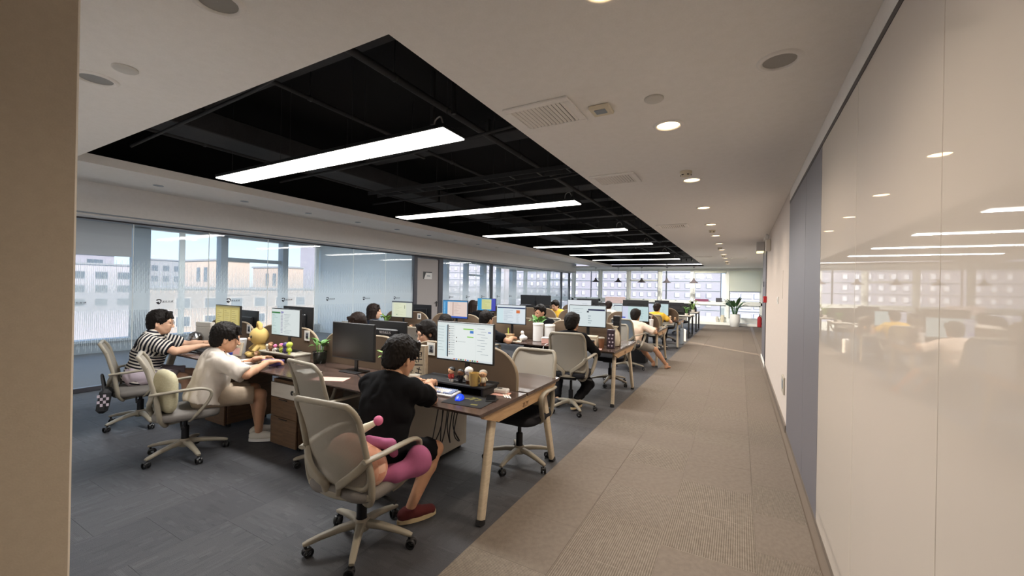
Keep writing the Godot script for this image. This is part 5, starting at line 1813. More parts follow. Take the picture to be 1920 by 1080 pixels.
func build_people() -> void:
	grain(mat("skin", Color.WHITE, 0.55, 0, 0.4), hexc("b98a6c"), hexc("cc9f81"), 128, 0.04, 71, 4.0)
	M.skin.subsurf_scatter_enabled = true
	M.skin.subsurf_scatter_strength = 0.08
	grain(mat("skin_pale", Color.WHITE, 0.55, 0, 0.4), hexc("c99d82"), hexc("dcb297"), 128, 0.04, 72, 4.0)
	var hm := mat("hair", hexc("16120f"), 0.62, 0, 0.3)
	grain(hm, hexc("070505"), hexc("241c16"), 256, 0.05, 73, 9.0, 0.12)
	hm.uv1_world_triplanar = false
	hm.uv1_scale = Vector3(16, 2.2, 16)
	mat("hair_brown", hexc("221712"), 0.62, 0, 0.3)
	mat("eye_dark", hexc("1d1512"), 0.2)
	mat("shoe_dark", hexc("2a2a2c"), 0.7)
	mat("shoe_red", hexc("5a1f20"), 0.9)
	mat("sole_cream", hexc("cdb892"), 0.7)
	mat("shoe_white", hexc("d8d3c8"), 0.6)
	for q in [["cloth_black", "0e0e10", "1a1a1d"], ["cloth_white", "c9beb2", "ddd3c8"], ["cloth_beige_pants", "9a8a78", "b09f8c"], ["cloth_grey_pants", "7f7a74", "979189"], ["cloth_peach", "dcc3ae", "ead4c2"], ["cloth_yellow", "d9a935", "e8be52"], ["cloth_pink_white", "d9c6c4", "e8d8d6"], ["cloth_navy", "22242e", "30333f"], ["cloth_olive", "5d5a48", "726e59"], ["cloth_lilac", "b7a9b4", "cbbec8"]]:
		var m := grain(mat(q[0], Color.WHITE, 0.95, 0, 0.25), hexc(q[1]), hexc(q[2]), 128, 0.25, 74 + q[0].length(), 7.0)
	var si := Image.create(8, 128, false, Image.FORMAT_RGB8)
	for y in 128:
		for x in 8:
			si.set_pixel(x, y, hexc("23232b") if (y % 64) < 34 else hexc("d6cfc6"))
	var sp := mat("cloth_stripes", Color.WHITE, 0.95, 0, 0.25)
	sp.albedo_texture = tex(si)
	sp.uv1_scale = Vector3(4, 1.0 / 0.066, 1)
	# near bench, corridor seat: boy in black, bent over his keyboard
	person(Vector3(-1.96, 0, -1.84), 6, "person in a black tee typing at the near end of the bench", {"near": true, "lean": 18.0, "pitch": 24.0, "yaw": -8.0, "seat": 0.52, "hand_r": Vector3(0.0, 0.83, -0.54), "hand_l": Vector3(-0.18, 0.82, -0.56), "pole_r": Vector3(0.85, -0.8, 0.2), "pole_l": Vector3(-0.8, -0.6, 0.2), "aim_r": Vector3(-0.15, -0.1, -1), "aim_l": Vector3(0.35, -0.05, -1), "foot_r": Vector3(0.1, 0.08, -0.2), "foot_l": Vector3(-0.25, 0.16, -0.72), "toe_r": -32.0, "toe_l": 0.0, "lift_l": 18.0, "shirt": M.cloth_black, "loose": 0.012, "sleeve": 0.8, "shorts": true, "pants": M.cloth_black, "shoes": M.shoe_red, "soles": M.sole_cream, "fringe": 0.055, "hem": 0.08})
	person(Vector3(-4.27, 0, -1.93), -20, "person in a loose white tee and shorts with one knee raised", {"torso": 0.38, "near": true, "lean": 15.0, "pitch": 16.0, "seat": 0.52, "hand_r": Vector3(0.2, 0.80, -0.46), "hand_l": Vector3(-0.15, 0.79, -0.44), "pole_r": Vector3(0.9, -0.6, 0.2), "aim_r": Vector3(0.1, -0.12, -1), "foot_r": Vector3(0.02, 0.085, -0.42), "foot_l": Vector3(-0.16, 0.085, -0.45), "toe_r": -28.0, "shirt": M.cloth_white, "skin": M.skin, "loose": 0.035, "sleeve": 0.95, "shorts": true, "pants": M.cloth_beige_pants, "shoes": M.shoe_white, "hem": 0.05, "bulk": 1.02, "fringe": 0.062, "collar": M.cloth_navy})
	person(Vector3(-5.83, 0, -2.0), -34, "person in glasses and a black and white striped tee reaching over the desk", {"near": true, "lean": 16.0, "pitch": 8.0, "seat": 0.515, "bulk": 1.14, "hand_r": Vector3(0.12, 0.82, -0.56), "hand_l": Vector3(-0.16, 0.82, -0.58), "pole_r": Vector3(0.8, -0.7, 0.1), "aim_r": Vector3(-0.1, -0.05, -1), "foot_r": Vector3(0.1, 0.08, -0.5), "foot_l": Vector3(-0.14, 0.08, -0.5), "shirt": M.cloth_stripes, "stripes": true, "skin": M.skin_pale, "pants": M.cloth_lilac, "shorts": true, "shoes": M.shoe_dark, "glasses": true, "sleeve": 0.8, "fringe": 0.062, "hem": 0.08})
	# across the near bench
	person(Vector3(-3.18, 0, -4.02), 178, "person in a white top leaning down behind the chat screen", {"seat": 0.5, "lean": 32.0, "pitch": 22.0, "yaw": -25.0, "shirt": M.cloth_pink_white, "skin": M.skin_pale, "long": true, "hair": "bob", "glasses": true, "fringe": 0.03})
	person(Vector3(-4.41, 0, -3.98), 176, "person with only a forehead showing behind the black lettered screen", {"seat": 0.5, "lean": 22.0, "pitch": 24.0, "shirt": M.cloth_navy, "skin": M.skin_pale, "hair_mat": M.hair_brown, "fringe": 0.07})
	# second bench
	person(Vector3(-1.94, 0, -5.05), 4, "person in a dark jacket seen from behind on the raised chair", {"torso": 0.4, "lean": 10.0, "pitch": 12.0, "seat": 0.56, "shirt": M.cloth_black, "long": true, "bulk": 1.1, "pants": M.cloth_black, "hand_r": Vector3(0.16, 0.8, -0.36), "shoes": M.shoe_dark, "soles": M.sole_cream, "collar": M.cloth_black, "foot_r": Vector3(0.1, 0.1, 0.05), "foot_l": Vector3(-0.15, 0.1, 0.0)})
	person(Vector3(-3.36, 0, -5.1), -8, "person in a black tee with bare forearms at the second bench", {"torso": 0.41, "lean": 12.0, "pitch": 12.0, "seat": 0.52, "shirt": M.cloth_black, "bulk": 1.08, "hand_r": Vector3(0.3, 0.8, -0.38), "pole_r": Vector3(1.0, -0.4, 0.3), "hair": "crop"})
	person(Vector3(-4.25, 0, -5.05), 10, "person in black bowed low over the second bench", {"seat": 0.5, "lean": 42.0, "pitch": 34.0, "yaw": -40.0, "shirt": M.cloth_black, "long": true})
	person(Vector3(-5.7, 0, -5.1), -10, "person with long dark hair in profile by the glass partition", {"seat": 0.5, "lean": 8.0, "pitch": 4.0, "yaw": -35.0, "shirt": M.cloth_navy, "skin": M.skin_pale, "hair": "long", "hair_mat": M.hair_brown, "long": true})
	person(Vector3(-3.21, 0, -7.02), 182, "person in a black tee facing across the second bench beside the stacked screens", {"seat": 0.55, "lean": 14.0, "pitch": 18.0, "yaw": -25.0, "shirt": M.cloth_black, "skin": M.skin, "hair": "crop", "fringe": 0.085})
	# third bench
	person(Vector3(-1.87, 0, -8.3), -6, "person in a peach tee and shorts with a leg stretched into the corridor", {"torso": 0.42, "lean": 22.0, "pitch": 10.0, "seat": 0.5, "shirt": M.cloth_peach, "skin": M.skin, "loose": 0.02, "sleeve": 0.95, "hand_r": Vector3(0.34, 0.79, -0.36), "pole_r": Vector3(1.0, -0.5, 0.4), "shorts": true, "pants": M.cloth_grey_pants, "barefoot": true, "foot_r": Vector3(0.56, 0.07, -0.45), "knee_r": Vector3(0.6, 1, -0.6), "foot_l": Vector3(0.28, 0.07, -0.52)})
	person(Vector3(-5.85, 0, -8.45), 0, "person with long hair and a pale vest at the third bench", {"seat": 0.5, "lean": 6.0, "pitch": 4.0, "shirt": M.cloth_black, "hair": "long", "hair_mat": M.hair_brown, "skin": M.skin_pale})
	person(Vector3(-4.35, 0, -10.42), 180, "person in a white and yellow top across the third bench", {"seat": 0.54, "lean": 14.0, "pitch": 20.0, "yaw": -20.0, "shirt": M.cloth_yellow, "skin": M.skin_pale})
	# fourth bench
	person(Vector3(-1.99, 0, -11.6), -6, "person with pinned hair in a yellow tee at the fourth bench", {"seat": 0.5, "lean": 10.0, "pitch": 10.0, "shirt": M.cloth_yellow, "skin": M.skin_pale, "hair": "crop", "hair_mat": M.hair_brown, "hand_r": Vector3(0.26, 0.79, -0.34), "headset": true})
	person(Vector3(-3.32, 0, -11.65), 8, "person with a dark bun in white at the fourth bench", {"seat": 0.52, "lean": 16.0, "pitch": 14.0, "shirt": M.cloth_white, "skin": M.skin_pale, "hair_mat": M.hair_brown})
	shapes_of.resize(queue.size())
	var job := WorkerThreadPool.add_group_task(one_person, queue.size())
	WorkerThreadPool.wait_for_group_task_completion(job)
	for k in queue.size():
		var t := thing("person", queue[k][2], "person", queue[k][0], queue[k][1])
		var made := []
		for q in shapes_of[k]:
			made.append(part(q[0], q[1], q[2], t if q[3] < 0 else made[q[3]]))

const DESK := 0.742

func leaf_mesh(len: float, wid: float, droop: float) -> ArrayMesh:
	var rows := []
	for j in 7:
		var f := j / 6.0
		var w := wid * sin(PI * pow(f, 0.75) * 0.98 + 0.03)
		var row := PackedVector3Array()
		for i in 5:
			var u := -1.0 + 0.5 * i
			row.push_back(Vector3(u * w, len * (f * 0.75) - droop * f * f * len + 0.25 * absf(u) * w, -len * f * 0.75))
		rows.append(row)
	return MB.new().grid(rows).mesh()

func plant(pos: Vector3, label: String, pot: Material, prof: Array, n: int, len: float, wid: float, lm: Material, sd: int, droop := 0.35) -> Node3D:
	var t := thing("potted_plant", label, "plant", pos)
	part(MB.new().lathe(prof, 20), "pot", pot, t)
	var top: Vector2 = prof[-1]
	part(MB.new().at(T(Vector3(0, top.y - 0.012, 0))).lathe([Vector2(top.x * 0.94, 0), Vector2(0.001, 0.004)], 16), "soil", M.skirting, t)
	var r := RandomNumberGenerator.new()
	r.seed = sd
	var lv := [leaf_mesh(len, wid, droop), leaf_mesh(len * 0.8, wid * 0.9, droop * 1.3)]
	for k in n:
		var a := TAU * k / n + r.randf_range(-0.3, 0.3)
		var up := r.randf_range(-25, 30)
		var st := Vector3(cos(a), 0, sin(a)) * top.x * 0.35
		var tip := st + Vector3(cos(a) * 0.25, 1.0, sin(a) * 0.25) * len * r.randf_range(0.25, 0.75)
		var stem := part(MB.new().tube([st + Vector3(0, top.y - 0.01, 0), tip + Vector3(0, top.y, 0)], len * 0.022, 5), "stem", lm, t)
		var o := part_mesh(lv[k % 2], "leaf", lm, stem)
		o.transform = Transform3D(Basis(Vector3.UP, -a - PI / 2) * Basis(Vector3.RIGHT, deg_to_rad(up)), tip + Vector3(0, top.y, 0))
	return t

func figurine(pos: Vector3, turn: float, label: String, h: float, skin: Material, top: Material, low: Material, hair: Material) -> void:
	var t := thing("figurine", label, "figurine", pos, turn, "small figurines on the desks")
	for s in [-1.0, 1.0]:
		part(MB.new().tube([Vector3(s * h * 0.1, 0, 0), Vector3(s * h * 0.09, h * 0.28, 0)], [h * 0.09, h * 0.08], 10), "leg", low, t)
		part(MB.new().tube([Vector3(s * h * 0.16, h * 0.5, 0), Vector3(s * h * 0.28, h * 0.34, -h * 0.06)], [h * 0.065, h * 0.055], 8), "arm", top, t)
	part(MB.new().lathe([Vector2(0.001, h * 0.2), Vector2(h * 0.19, h * 0.22), Vector2(h * 0.21, h * 0.34), Vector2(h * 0.15, h * 0.54), Vector2(0.001, h * 0.58)], 14), "torso", top, t)
	part(MB.new().ball(Vector3(0, h * 0.74, 0), Vector3(h * 0.25, h * 0.23, h * 0.23), 10, 16), "head", skin, t)
	part(MB.new().ball(Vector3(0, h * 0.8, h * 0.035), Vector3(h * 0.262, h * 0.2, h * 0.235), 10, 16), "hair", hair, t)
	var e := MB.new()
	for s in [-1.0, 1.0]:
		e.ball(Vector3(s * h * 0.09, h * 0.72, -h * 0.215), Vector3(h * 0.025, h * 0.035, h * 0.02), 6, 8)
	part(e, "eyes", M.black_plastic, t)

func cup(pos: Vector3, label: String, m: Material, h := 0.1, r := 0.04, lid: Material = null, handle := false) -> void:
	var t := thing("cup", label, "cup", pos)
	part(MB.new().lathe([Vector2(0.001, 0), Vector2(r * 0.78, 0), Vector2(r, h), Vector2(r * 0.95, h), Vector2(r * 0.74, 0.006), Vector2(0.001, 0.006)], 22), "body", m, t)
	if lid:
		part(MB.new().lathe([Vector2(r * 1.04, h - 0.004), Vector2(r * 1.04, h + 0.008), Vector2(r * 0.85, h + 0.014), Vector2(0.001, h + 0.014)], 20), "lid", lid, t)
	if handle:
		var ring := []
		for k in 9:
			var a := -1.3 + 2.6 * k / 8.0
			ring.append(Vector3(r * 0.85 + cos(a) * r * 0.6, h * 0.5 + sin(a) * h * 0.3, 0))
		part(MB.new().tube(ring, 0.005, 8), "handle", m, t)

func carton(pos: Vector3, turn: float, size: Vector3, label: String, m: Material, cat := "box", lid: Material = null) -> Node3D:
	var t := thing("storage_box" if cat == "box" else cat.replace(" ", "_"), label, cat, pos, turn)
	part(MB.new().box(Vector3(0, size.y * 0.4, 0), Vector3(size.x, size.y * 0.8, size.z), minf(0.006, size.y * 0.1)), "body", m, t)
	part(MB.new().box(Vector3(0, size.y * 0.9, 0), Vector3(size.x * 1.015, size.y * 0.2, size.z * 1.015), minf(0.006, size.y * 0.06)), "lid", lid if lid else m, t)
	return t

func sheet(pos: Vector3, turn: float, w: float, d: float, label: String, m: Material, cat := "paper", th := 0.002) -> MeshInstance3D:
	return solo(MB.new().box(Vector3(0, th / 2, 0), Vector3(w, th, d), minf(0.002, th * 0.3)), cat.replace(" ", "_"), m, label, cat, pos, turn)

func riser(pos: Vector3, w: float, d: float, h: float, label: String, m: Material) -> void:
	var t := thing("monitor_riser", label, "shelf", pos)
	part(MB.new().box(Vector3(0, h - 0.009, 0), Vector3(w, 0.018, d), 0.004), "shelf_board", m, t)
	for s in [-1.0, 1.0]:
		part(MB.new().box(Vector3(s * (w / 2 - 0.02), (h - 0.018) / 2, 0), Vector3(0.022, h - 0.018, d * 0.9), 0.004), "side_panel", m, t)
	part(MB.new().box(Vector3(0, (h - 0.018) / 2, -d * 0.4), Vector3(w - 0.06, h - 0.018, 0.01)), "back_panel", m, t)

func build_props() -> void:
	mat("toy_yellow", hexc("c2a564"), 0.95)
	mat("toy_pink", hexc("cf6f94"), 0.95)
	mat("plush_purple", hexc("a45a80"), 0.95)
	mat("plush_peach", hexc("d2977e"), 0.95)
	var ci := Image.create(64, 64, false, Image.FORMAT_RGB8)
	for y in 64:
		for x in 64:
			ci.set_pixel(x, y, hexc("e2b7a0") if (x < 32) != (y < 32) else hexc("cf8d74"))
	M.plush_peach.albedo_color = Color.WHITE
	M.plush_peach.albedo_texture = tex(ci)
	M.plush_peach.uv1_triplanar = true
	M.plush_peach.uv1_scale = Vector3.ONE * 11.0
	mat("toy_red", hexc("a8322c"), 0.5)
	mat("toy_brown", hexc("7a5236"), 0.6)
	mat("toy_skin", hexc("e0b48c"), 0.5)
	mat("toy_lime", hexc("b9c84a"), 0.5)
	mat("toy_violet", hexc("4a3c72"), 0.5)
	mat("key_blue", hexc("8896b8"), 0.5)
	mat("blue_shell", hexc("1b3fd6"), 0.3)
	var mg := M.blue_shell as StandardMaterial3D
	mg.emission_enabled = true
	mg.emission = hexc("1840ff")
	mg.emission_energy_multiplier = 0.5
	mat("pad_black", hexc("1a1a1c"), 0.95)
	mat("pad_print", hexc("6f6a35"), 0.9)
	mat("glass_black", hexc("20241f"), 0.1)
	mat("tan_bag", hexc("8f9aa6"), 0.9)
	# ---- monitors, near bench
	riser(Vector3(-1.96, DESK, -2.64), 0.66, 0.23, 0.075, "long black monitor riser with figurines under the chat screen", M.soft_black)
	monitor(Vector3(-1.9, DESK + 0.075, -2.65), 0, "chat", "lit monitor with a chat window in front of the boy in black", 0.55, 0.315, 0.14)
	monitor(Vector3(-3.15, DESK, -2.62), 0, "", "switched-off black monitor between the boy in black and the white tee", 0.57, 0.34, 0.115)
	riser(Vector3(-4.22, DESK, -2.64), 0.62, 0.2, 0.09, "pale monitor riser with toys in front of the white tee", M.pedestal_grey)
	monitor(Vector3(-4.22, DESK + 0.09, -2.64), 0, "table", "lit monitor with a green headed list in front of the white tee", 0.5, 0.295, 0.16)
	monitor(Vector3(-5.37, DESK, -2.64), 0, "yellow", "yellowish lit monitor in front of the striped shirt", 0.55, 0.3, 0.24)
	monitor(Vector3(-3.14, DESK, -3.06), 180, "", "black monitor seen from behind with grey lettering", 0.52, 0.3, 0.15, "NUSALLIS")
	monitor(Vector3(-4.62, DESK, -3.06), 180, "", "black monitor seen from behind beside the plush toy", 0.56, 0.32, 0.22)
	monitor(Vector3(-5.7, DESK, -3.06), 180, "", "black monitor seen from behind next to the yellowish screen", 0.5, 0.3, 0.15)
	# second bench
	monitor(Vector3(-1.95, DESK, -5.78), 0, "page", "lit monitor in front of the dark jacket", 0.56, 0.32, 0.26)
	monitor(Vector3(-3.23, DESK, -5.78), 0, "store", "lit monitor with an orange square and a dark blue bar", 0.54, 0.315, 0.225)
	monitor(Vector3(-4.35, DESK, -5.78), 0, "blue_pink", "lit monitor with a pink page on a blue desktop", 0.54, 0.32, 0.26)
	monitor(Vector3(-5.6, DESK, -5.78), 0, "sheet", "lit monitor with a pale green sheet by the glass partition", 0.53, 0.31, 0.21)
	monitor(Vector3(-5.5, DESK, -6.24), 180, "", "black monitor back before the grey door", 0.48, 0.28, 0.17)
	var ms := thing("stacked_monitors", "block of four black monitors on one stand, seen from behind", "monitor", Vector3(-4.6, DESK, -9.52), 180)
	for k in 4:
		var s := 1.0 if k % 2 else -1.0
		part(MB.new().box(Vector3(s * 0.215 + (0.03 if k < 2 else 0.0), 0.26 + (0.255 if k > 1 else 0.0), 0), Vector3(0.425, 0.25, 0.03), 0.004), "panel", M.black_plastic, ms)
	part(MB.new().box(Vector3(0, 0.25, -0.03), Vector3(0.05, 0.5, 0.03), 0.004), "stand_neck", M.dark_metal, ms)
	part(MB.new().box(Vector3(0, 0.006, -0.02), Vector3(0.4, 0.012, 0.2), 0.003), "stand_base", M.dark_metal, ms)
	carton(Vector3(-1.62, DESK, -6.2), 0, Vector3(0.1, 0.42, 0.1), "tall black box behind the screen of the dark jacket", M.black_plastic)
	# third, fourth bench and the black desks
	monitor(Vector3(-1.98, DESK, -9.06), 0, "mint", "lit mint monitor in front of the peach tee", 0.57, 0.33, 0.14)
	monitor(Vector3(-2.07, DESK, -9.5), 180, "", "dark monitor back standing above the mint screen", 0.57, 0.32, 0.27)
	monitor(Vector3(-5.8, DESK, -9.06), 0, "blue_yellow", "lit monitor with a yellow page on a blue desktop", 0.57, 0.33, 0.2)
	monitor(Vector3(-3.25, DESK, -9.06), 0, "card", "lit monitor with a red card behind the dark jacket", 0.58, 0.33, 0.24)
	monitor(Vector3(-3.2, DESK, -9.5), 180, "", "dark monitor back behind the red card screen", 0.54, 0.3, 0.29)
	monitor(Vector3(-2.03, DESK, -12.2), 0, "mint", "lit pale monitor in front of the yellow tee", 0.56, 0.34, 0.11)
	monitor(Vector3(-3.39, DESK, -12.7), 180, "", "pale pink monitor seen from behind at the fourth bench", 0.62, 0.4, 0.2, "", M.imac_white)
	monitor(Vector3(-3.3, DESK, -12.2), 0, "page", "lit monitor in front of the white top at the fourth bench", 0.54, 0.3, 0.12)
	monitor(Vector3(-4.6, DESK, -12.7), 180, "", "dark monitor back in the middle of the fourth bench", 0.54, 0.3, 0.17)
	monitor(Vector3(-1.95, DESK, -15.1), 180, "", "dark monitor back on the first black-legged desk", 0.56, 0.32, 0.1)
	monitor(Vector3(-2.8, DESK, -17.7), 180, "", "dark monitor back on the last black-legged desk", 0.56, 0.32, 0.1)
	# ---- near bench, corridor seat
	keyboard(Vector3(-2.03, DESK, -2.46), 3, "white keyboard with blue keys under the boy's hands", M.white_plastic, M.white_plastic, M.key_blue, 0.4)
	var mp := thing("mouse_pad", "black mouse pad with an olive print at the desk corner", "mouse pad", Vector3(-1.67, DESK, -2.42), 4)
	part(MB.new().box(Vector3(0, 0.0015, 0), Vector3(0.32, 0.003, 0.27), 0.001), "pad", M.pad_black, mp)
	var pr := MB.new()
	for q in [[-0.02, -0.05, 0.09, 0.014, 30], [0.02, -0.06, 0.1, 0.01, -20], [0.0, -0.03, 0.05, 0.02, 70], [-0.05, -0.02, 0.06, 0.01, 10], [0.05, -0.02, 0.05, 0.012, 55], [0.08, 0.085, 0.05, 0.02, 4]]:
		pr.at(T(Vector3(q[0], 0.0034, q[1]), 0, q[4], 0)).box(Vector3.ZERO, Vector3(q[2], 0.0006, q[3]))
	part(pr, "print", M.pad_print, mp)
	mouse(Vector3(-1.75, DESK + 0.003, -2.4), 20, "glowing blue mouse on the black pad", M.blue_shell)
	var ph := thing("smartphone", "dark smartphone on the mouse pad corner", "phone", Vector3(-1.565, DESK + 0.003, -2.53), 30)
	part(MB.new().box(Vector3(0, 0.004, 0), Vector3(0.074, 0.008, 0.155), 0.003), "body", M.black_plastic, ph)
	part(MB.new().box(Vector3(0, 0.0083, 0), Vector3(0.068, 0.0006, 0.148)), "screen", M.screen_off, ph)
	sheet(Vector3(-1.61, DESK, -2.69), 15, 0.2, 0.1, "pale pink printed slip beside the riser", M.pink_paper)
	for k in 3:
		sheet(Vector3(-1.53 + 0.022 * k, DESK + 0.002, -2.66), 40, 0.012, 0.1, ["narrow white paper strip closest to the pink slip", "middle one of three narrow white paper strips", "narrow white paper strip closest to the desk end"][k], M.paper, "paper strip")
	var eb := thing("earbud_case", "small white case with a dark window on the pink slip", "case", Vector3(-1.6, DESK + 0.002, -2.73), 10)
	part(MB.new().box(Vector3(0, 0.016, 0), Vector3(0.12, 0.032, 0.07), 0.008), "shell", M.white_plastic, eb)
	part(MB.new().box(Vector3(-0.01, 0.0325, 0), Vector3(0.04, 0.002, 0.02)), "window", M.black_plastic, eb)
	var top := DESK + 0.075
	figurine(Vector3(-1.95, top, -2.56), 160, "red and white figurine on the black riser", 0.115, M.toy_skin, M.toy_red, M.white_plastic, M.black_plastic)
	figurine(Vector3(-1.87, top, -2.57), 190, "dark crouching figurine on the black riser", 0.105, M.toy_brown, M.dark_metal, M.dark_metal, M.black_plastic)
	figurine(Vector3(-1.795, top, -2.57), 170, "white figurine with a raised arm on the black riser", 0.13, M.white_plastic, M.cream, M.toy_brown, M.white_plastic)
	figurine(Vector3(-1.67, top, -2.58), 200, "tan figurine with a round hat on the black riser", 0.12, M.toy_skin, M.cream, M.toy_brown, M.pedestal_grey)
	cup(Vector3(-1.73, top, -2.55), "small yellow mug with a dark print on the black riser", M.toy_yellow, 0.095, 0.04, null, true)
	var sb := thing("calligraphy_board", "pale wooden frame with two brush characters", "sign", Vector3(-2.41, DESK, -2.66), 14)
	sb.scale = Vector3.ONE * 1.2
	part(MB.new().box(Vector3(0, 0.13, -0.01), Vector3(0.17, 0.26, 0.012), 0.002), "panel", M.cream, sb)
	var fr := MB.new()
	for s in [[-0.085, 0.13, 0.012, 0.26], [0.085, 0.13, 0.012, 0.26], [0, 0.254, 0.17, 0.012], [0, 0.006, 0.17, 0.012]]:
		fr.box(Vector3(s[0], s[1], 0.004), Vector3(s[2], s[3], 0.04), 0.002)
	part(fr, "frame", M.birch, sb)
	var ink := MB.new()
	# two brush characters, stroke by stroke: [x0, y0, x1, y1, width]
	for s in [[-0.05, 0.15, -0.045, 0.175, 5], [-0.025, 0.15, -0.035, 0.172, 4], [-0.04, 0.19, -0.04, 0.15, 5], [-0.04, 0.155, -0.06, 0.12, 5], [-0.04, 0.155, -0.02, 0.125, 6], [0.01, 0.205, 0.01, 0.175, 5], [0.01, 0.205, 0.045, 0.207, 4], [0.045, 0.207, 0.042, 0.175, 5], [0.01, 0.19, 0.042, 0.19, 4], [0.01, 0.175, 0.042, 0.175, 4], [-0.005, 0.155, 0.05, 0.158, 6], [0.025, 0.165, 0.02, 0.135, 5], [0.0, 0.145, 0.01, 0.13, 4], [-0.01, 0.115, 0.055, 0.118, 6], [-0.05, 0.09, -0.02, 0.092, 5], [-0.045, 0.075, -0.02, 0.075, 4], [-0.035, 0.09, -0.035, 0.055, 5], [0.01, 0.09, 0.045, 0.08, 5], [0.03, 0.1, 0.02, 0.05, 5], [0.0, 0.06, 0.05, 0.055, 5]]:
		ink.tube([Vector3(s[0], s[1], -0.0035), Vector3(s[2], s[3], -0.0035)], [s[4] * 0.0008, s[4] * 0.0005], 5)
	part(ink, "brush_strokes", M.mark_dark, sb)
	cup(Vector3(-2.27, DESK, -2.5), "white paper cup with a pink lid ornament beside the keyboard", M.paper, 0.1, 0.042)
	plant(Vector3(-2.6, DESK, -2.53), "small plant in a dark wooden vase beside the boy's head", M.brown_wood, [Vector2(0.001, 0), Vector2(0.05, 0), Vector2(0.055, 0.09), Vector2(0.048, 0.17)], 11, 0.09, 0.022, M.plant_leaf_pale, 3)
	solo(MB.new().lathe([Vector2(0.001, 0), Vector2(0.016, 0.01), Vector2(0.02, 0.035), Vector2(0.012, 0.06), Vector2(0.001, 0.065)], 12), "ornament", M.orange_wood, "small orange ornament standing in the wooden vase", "ornament", Vector3(-2.6, DESK + 0.17, -2.53))
	var cs := [["photo_card", -2.38, 1.0, -2.84, "small framed portrait card on the first divider"], ["photo_card", -4.12, 0.99, -2.84, "small photo card on the divider behind the figurines"], ["photo_card", -5.25, 0.99, -2.84, "small photo card on the divider beside the plush toy"], ["photo_card", -1.72, 0.97, -9.28, "small photo card on the third bench divider"], ["photo_card", -5.35, 0.98, -6.0, "small photo card on the divider before the grey door"]]
	for q in cs:
		var t := thing(q[0], q[4], "card", Vector3(q[1], q[2], q[3] + 0.0135))
		part(MB.new().box(Vector3(0, 0, 0.002), Vector3(0.09, 0.11, 0.004), 0.001), "mount", M.paper, t)
		part(MB.new().box(Vector3(0.003, 0.002, 0.0045), Vector3(0.05, 0.065, 0.001)), "picture", M.frame_grey, t)
		part(MB.new().ball(Vector3(0.003, 0.012, 0.005), Vector3(0.01, 0.013, 0.001), 6, 10), "picture_head", M.mark_dark, t)
		part(MB.new().box(Vector3(0.003, -0.016, 0.0055), Vector3(0.034, 0.026, 0.001)), "picture_body", M.mark_dark, t)
	for k in 4:
		var x := -1.98 + k * 0.055
		var p := curve([Vector3(x, 0.71, -2.5), Vector3(x + 0.02, 0.5, -2.46 + 0.02 * k), Vector3(x - 0.05 + 0.03 * k, 0.34 + 0.03 * k, -2.44), Vector3(x - 0.08, 0.5, -2.52), Vector3(x - 0.1, 0.69, -2.6)], 6)
		solo(MB.new().tube(p, 0.0045, 6), "cable", M.black_plastic, ["black cable loop under the desk corner, lowest of four", "black cable loop beside the lowest one", "third black cable loop under the desk", "black cable loop nearest the desk leg"][k], "cable", Vector3.ZERO, 0, "cables under the near bench")
	# second seat
	sheet(Vector3(-3.06, DESK, -2.32), 24, 0.3, 0.14, "pink printed leaflet before the switched-off monitor", M.pink_paper)
	sheet(Vector3(-3.5, DESK, -2.42), -10, 0.22, 0.15, "white leaflet beside the glass plant pot", M.paper)
	for k in 2:
		var p := curve([Vector3(-3.0 + 0.1 * k, DESK + 0.006, -2.56), Vector3(-2.86 + 0.06 * k, DESK + 0.006, -2.5), Vector3(-2.78, DESK + 0.006, -2.62 - 0.05 * k), Vector3(-2.7, DESK + 0.006, -2.76)], 5)
		solo(MB.new().tube(p, 0.004, 6), "cable", M.black_plastic, ["black cable curling from the switched-off monitor", "second black cable beside the switched-off monitor"][k], "cable")
	plant(Vector3(-3.78, DESK, -2.74), "leafy plant in a dark glass pot between two dividers", M.glass_black, [Vector2(0.001, 0), Vector2(0.058, 0), Vector2(0.068, 0.06), Vector2(0.07, 0.12)], 9, 0.13, 0.035, M.plant_leaf, 8, 0.5)
	# third seat: toys
	var pl := thing("plush_toy", "yellow plush toy with a round ear seated beside the monitor", "plush toy", Vector3(-4.66, DESK, -2.62), 160)
	part(MB.new().ball(Vector3(0, 0.075, 0), Vector3(0.085, 0.085, 0.075), 12, 18), "body", M.toy_yellow, pl)
	part(MB.new().ball(Vector3(0, 0.225, 0), Vector3(0.105, 0.1, 0.095), 14, 20), "head", M.toy_yellow, pl)
	for s in [-1.0, 1.0]:
		part(MB.new().tube([Vector3(s * 0.05, 0.3, 0), Vector3(s * 0.045, 0.35, 0.0), Vector3(s * 0.0, 0.375, -0.01)], [0.02, 0.026, 0.018], 10), "ear", M.toy_yellow, pl)
		part(MB.new().ball(Vector3(s * 0.05, 0.03, -0.085), Vector3(0.032, 0.03, 0.045), 8, 12), "foot", M.toy_yellow, pl)
		part(MB.new().tube([Vector3(s * 0.07, 0.12, -0.02), Vector3(s * 0.1, 0.07, -0.07)], [0.026, 0.022], 8), "arm", M.toy_yellow, pl)
		part(MB.new().ball(Vector3(s * 0.045, 0.225, -0.085), Vector3(0.013, 0.016, 0.008), 6, 10), "eye", M.black_plastic, pl)
	part(MB.new().ball(Vector3(0, 0.2, -0.09), Vector3(0.03, 0.02, 0.02), 8, 12), "muzzle", M.toy_skin, pl)
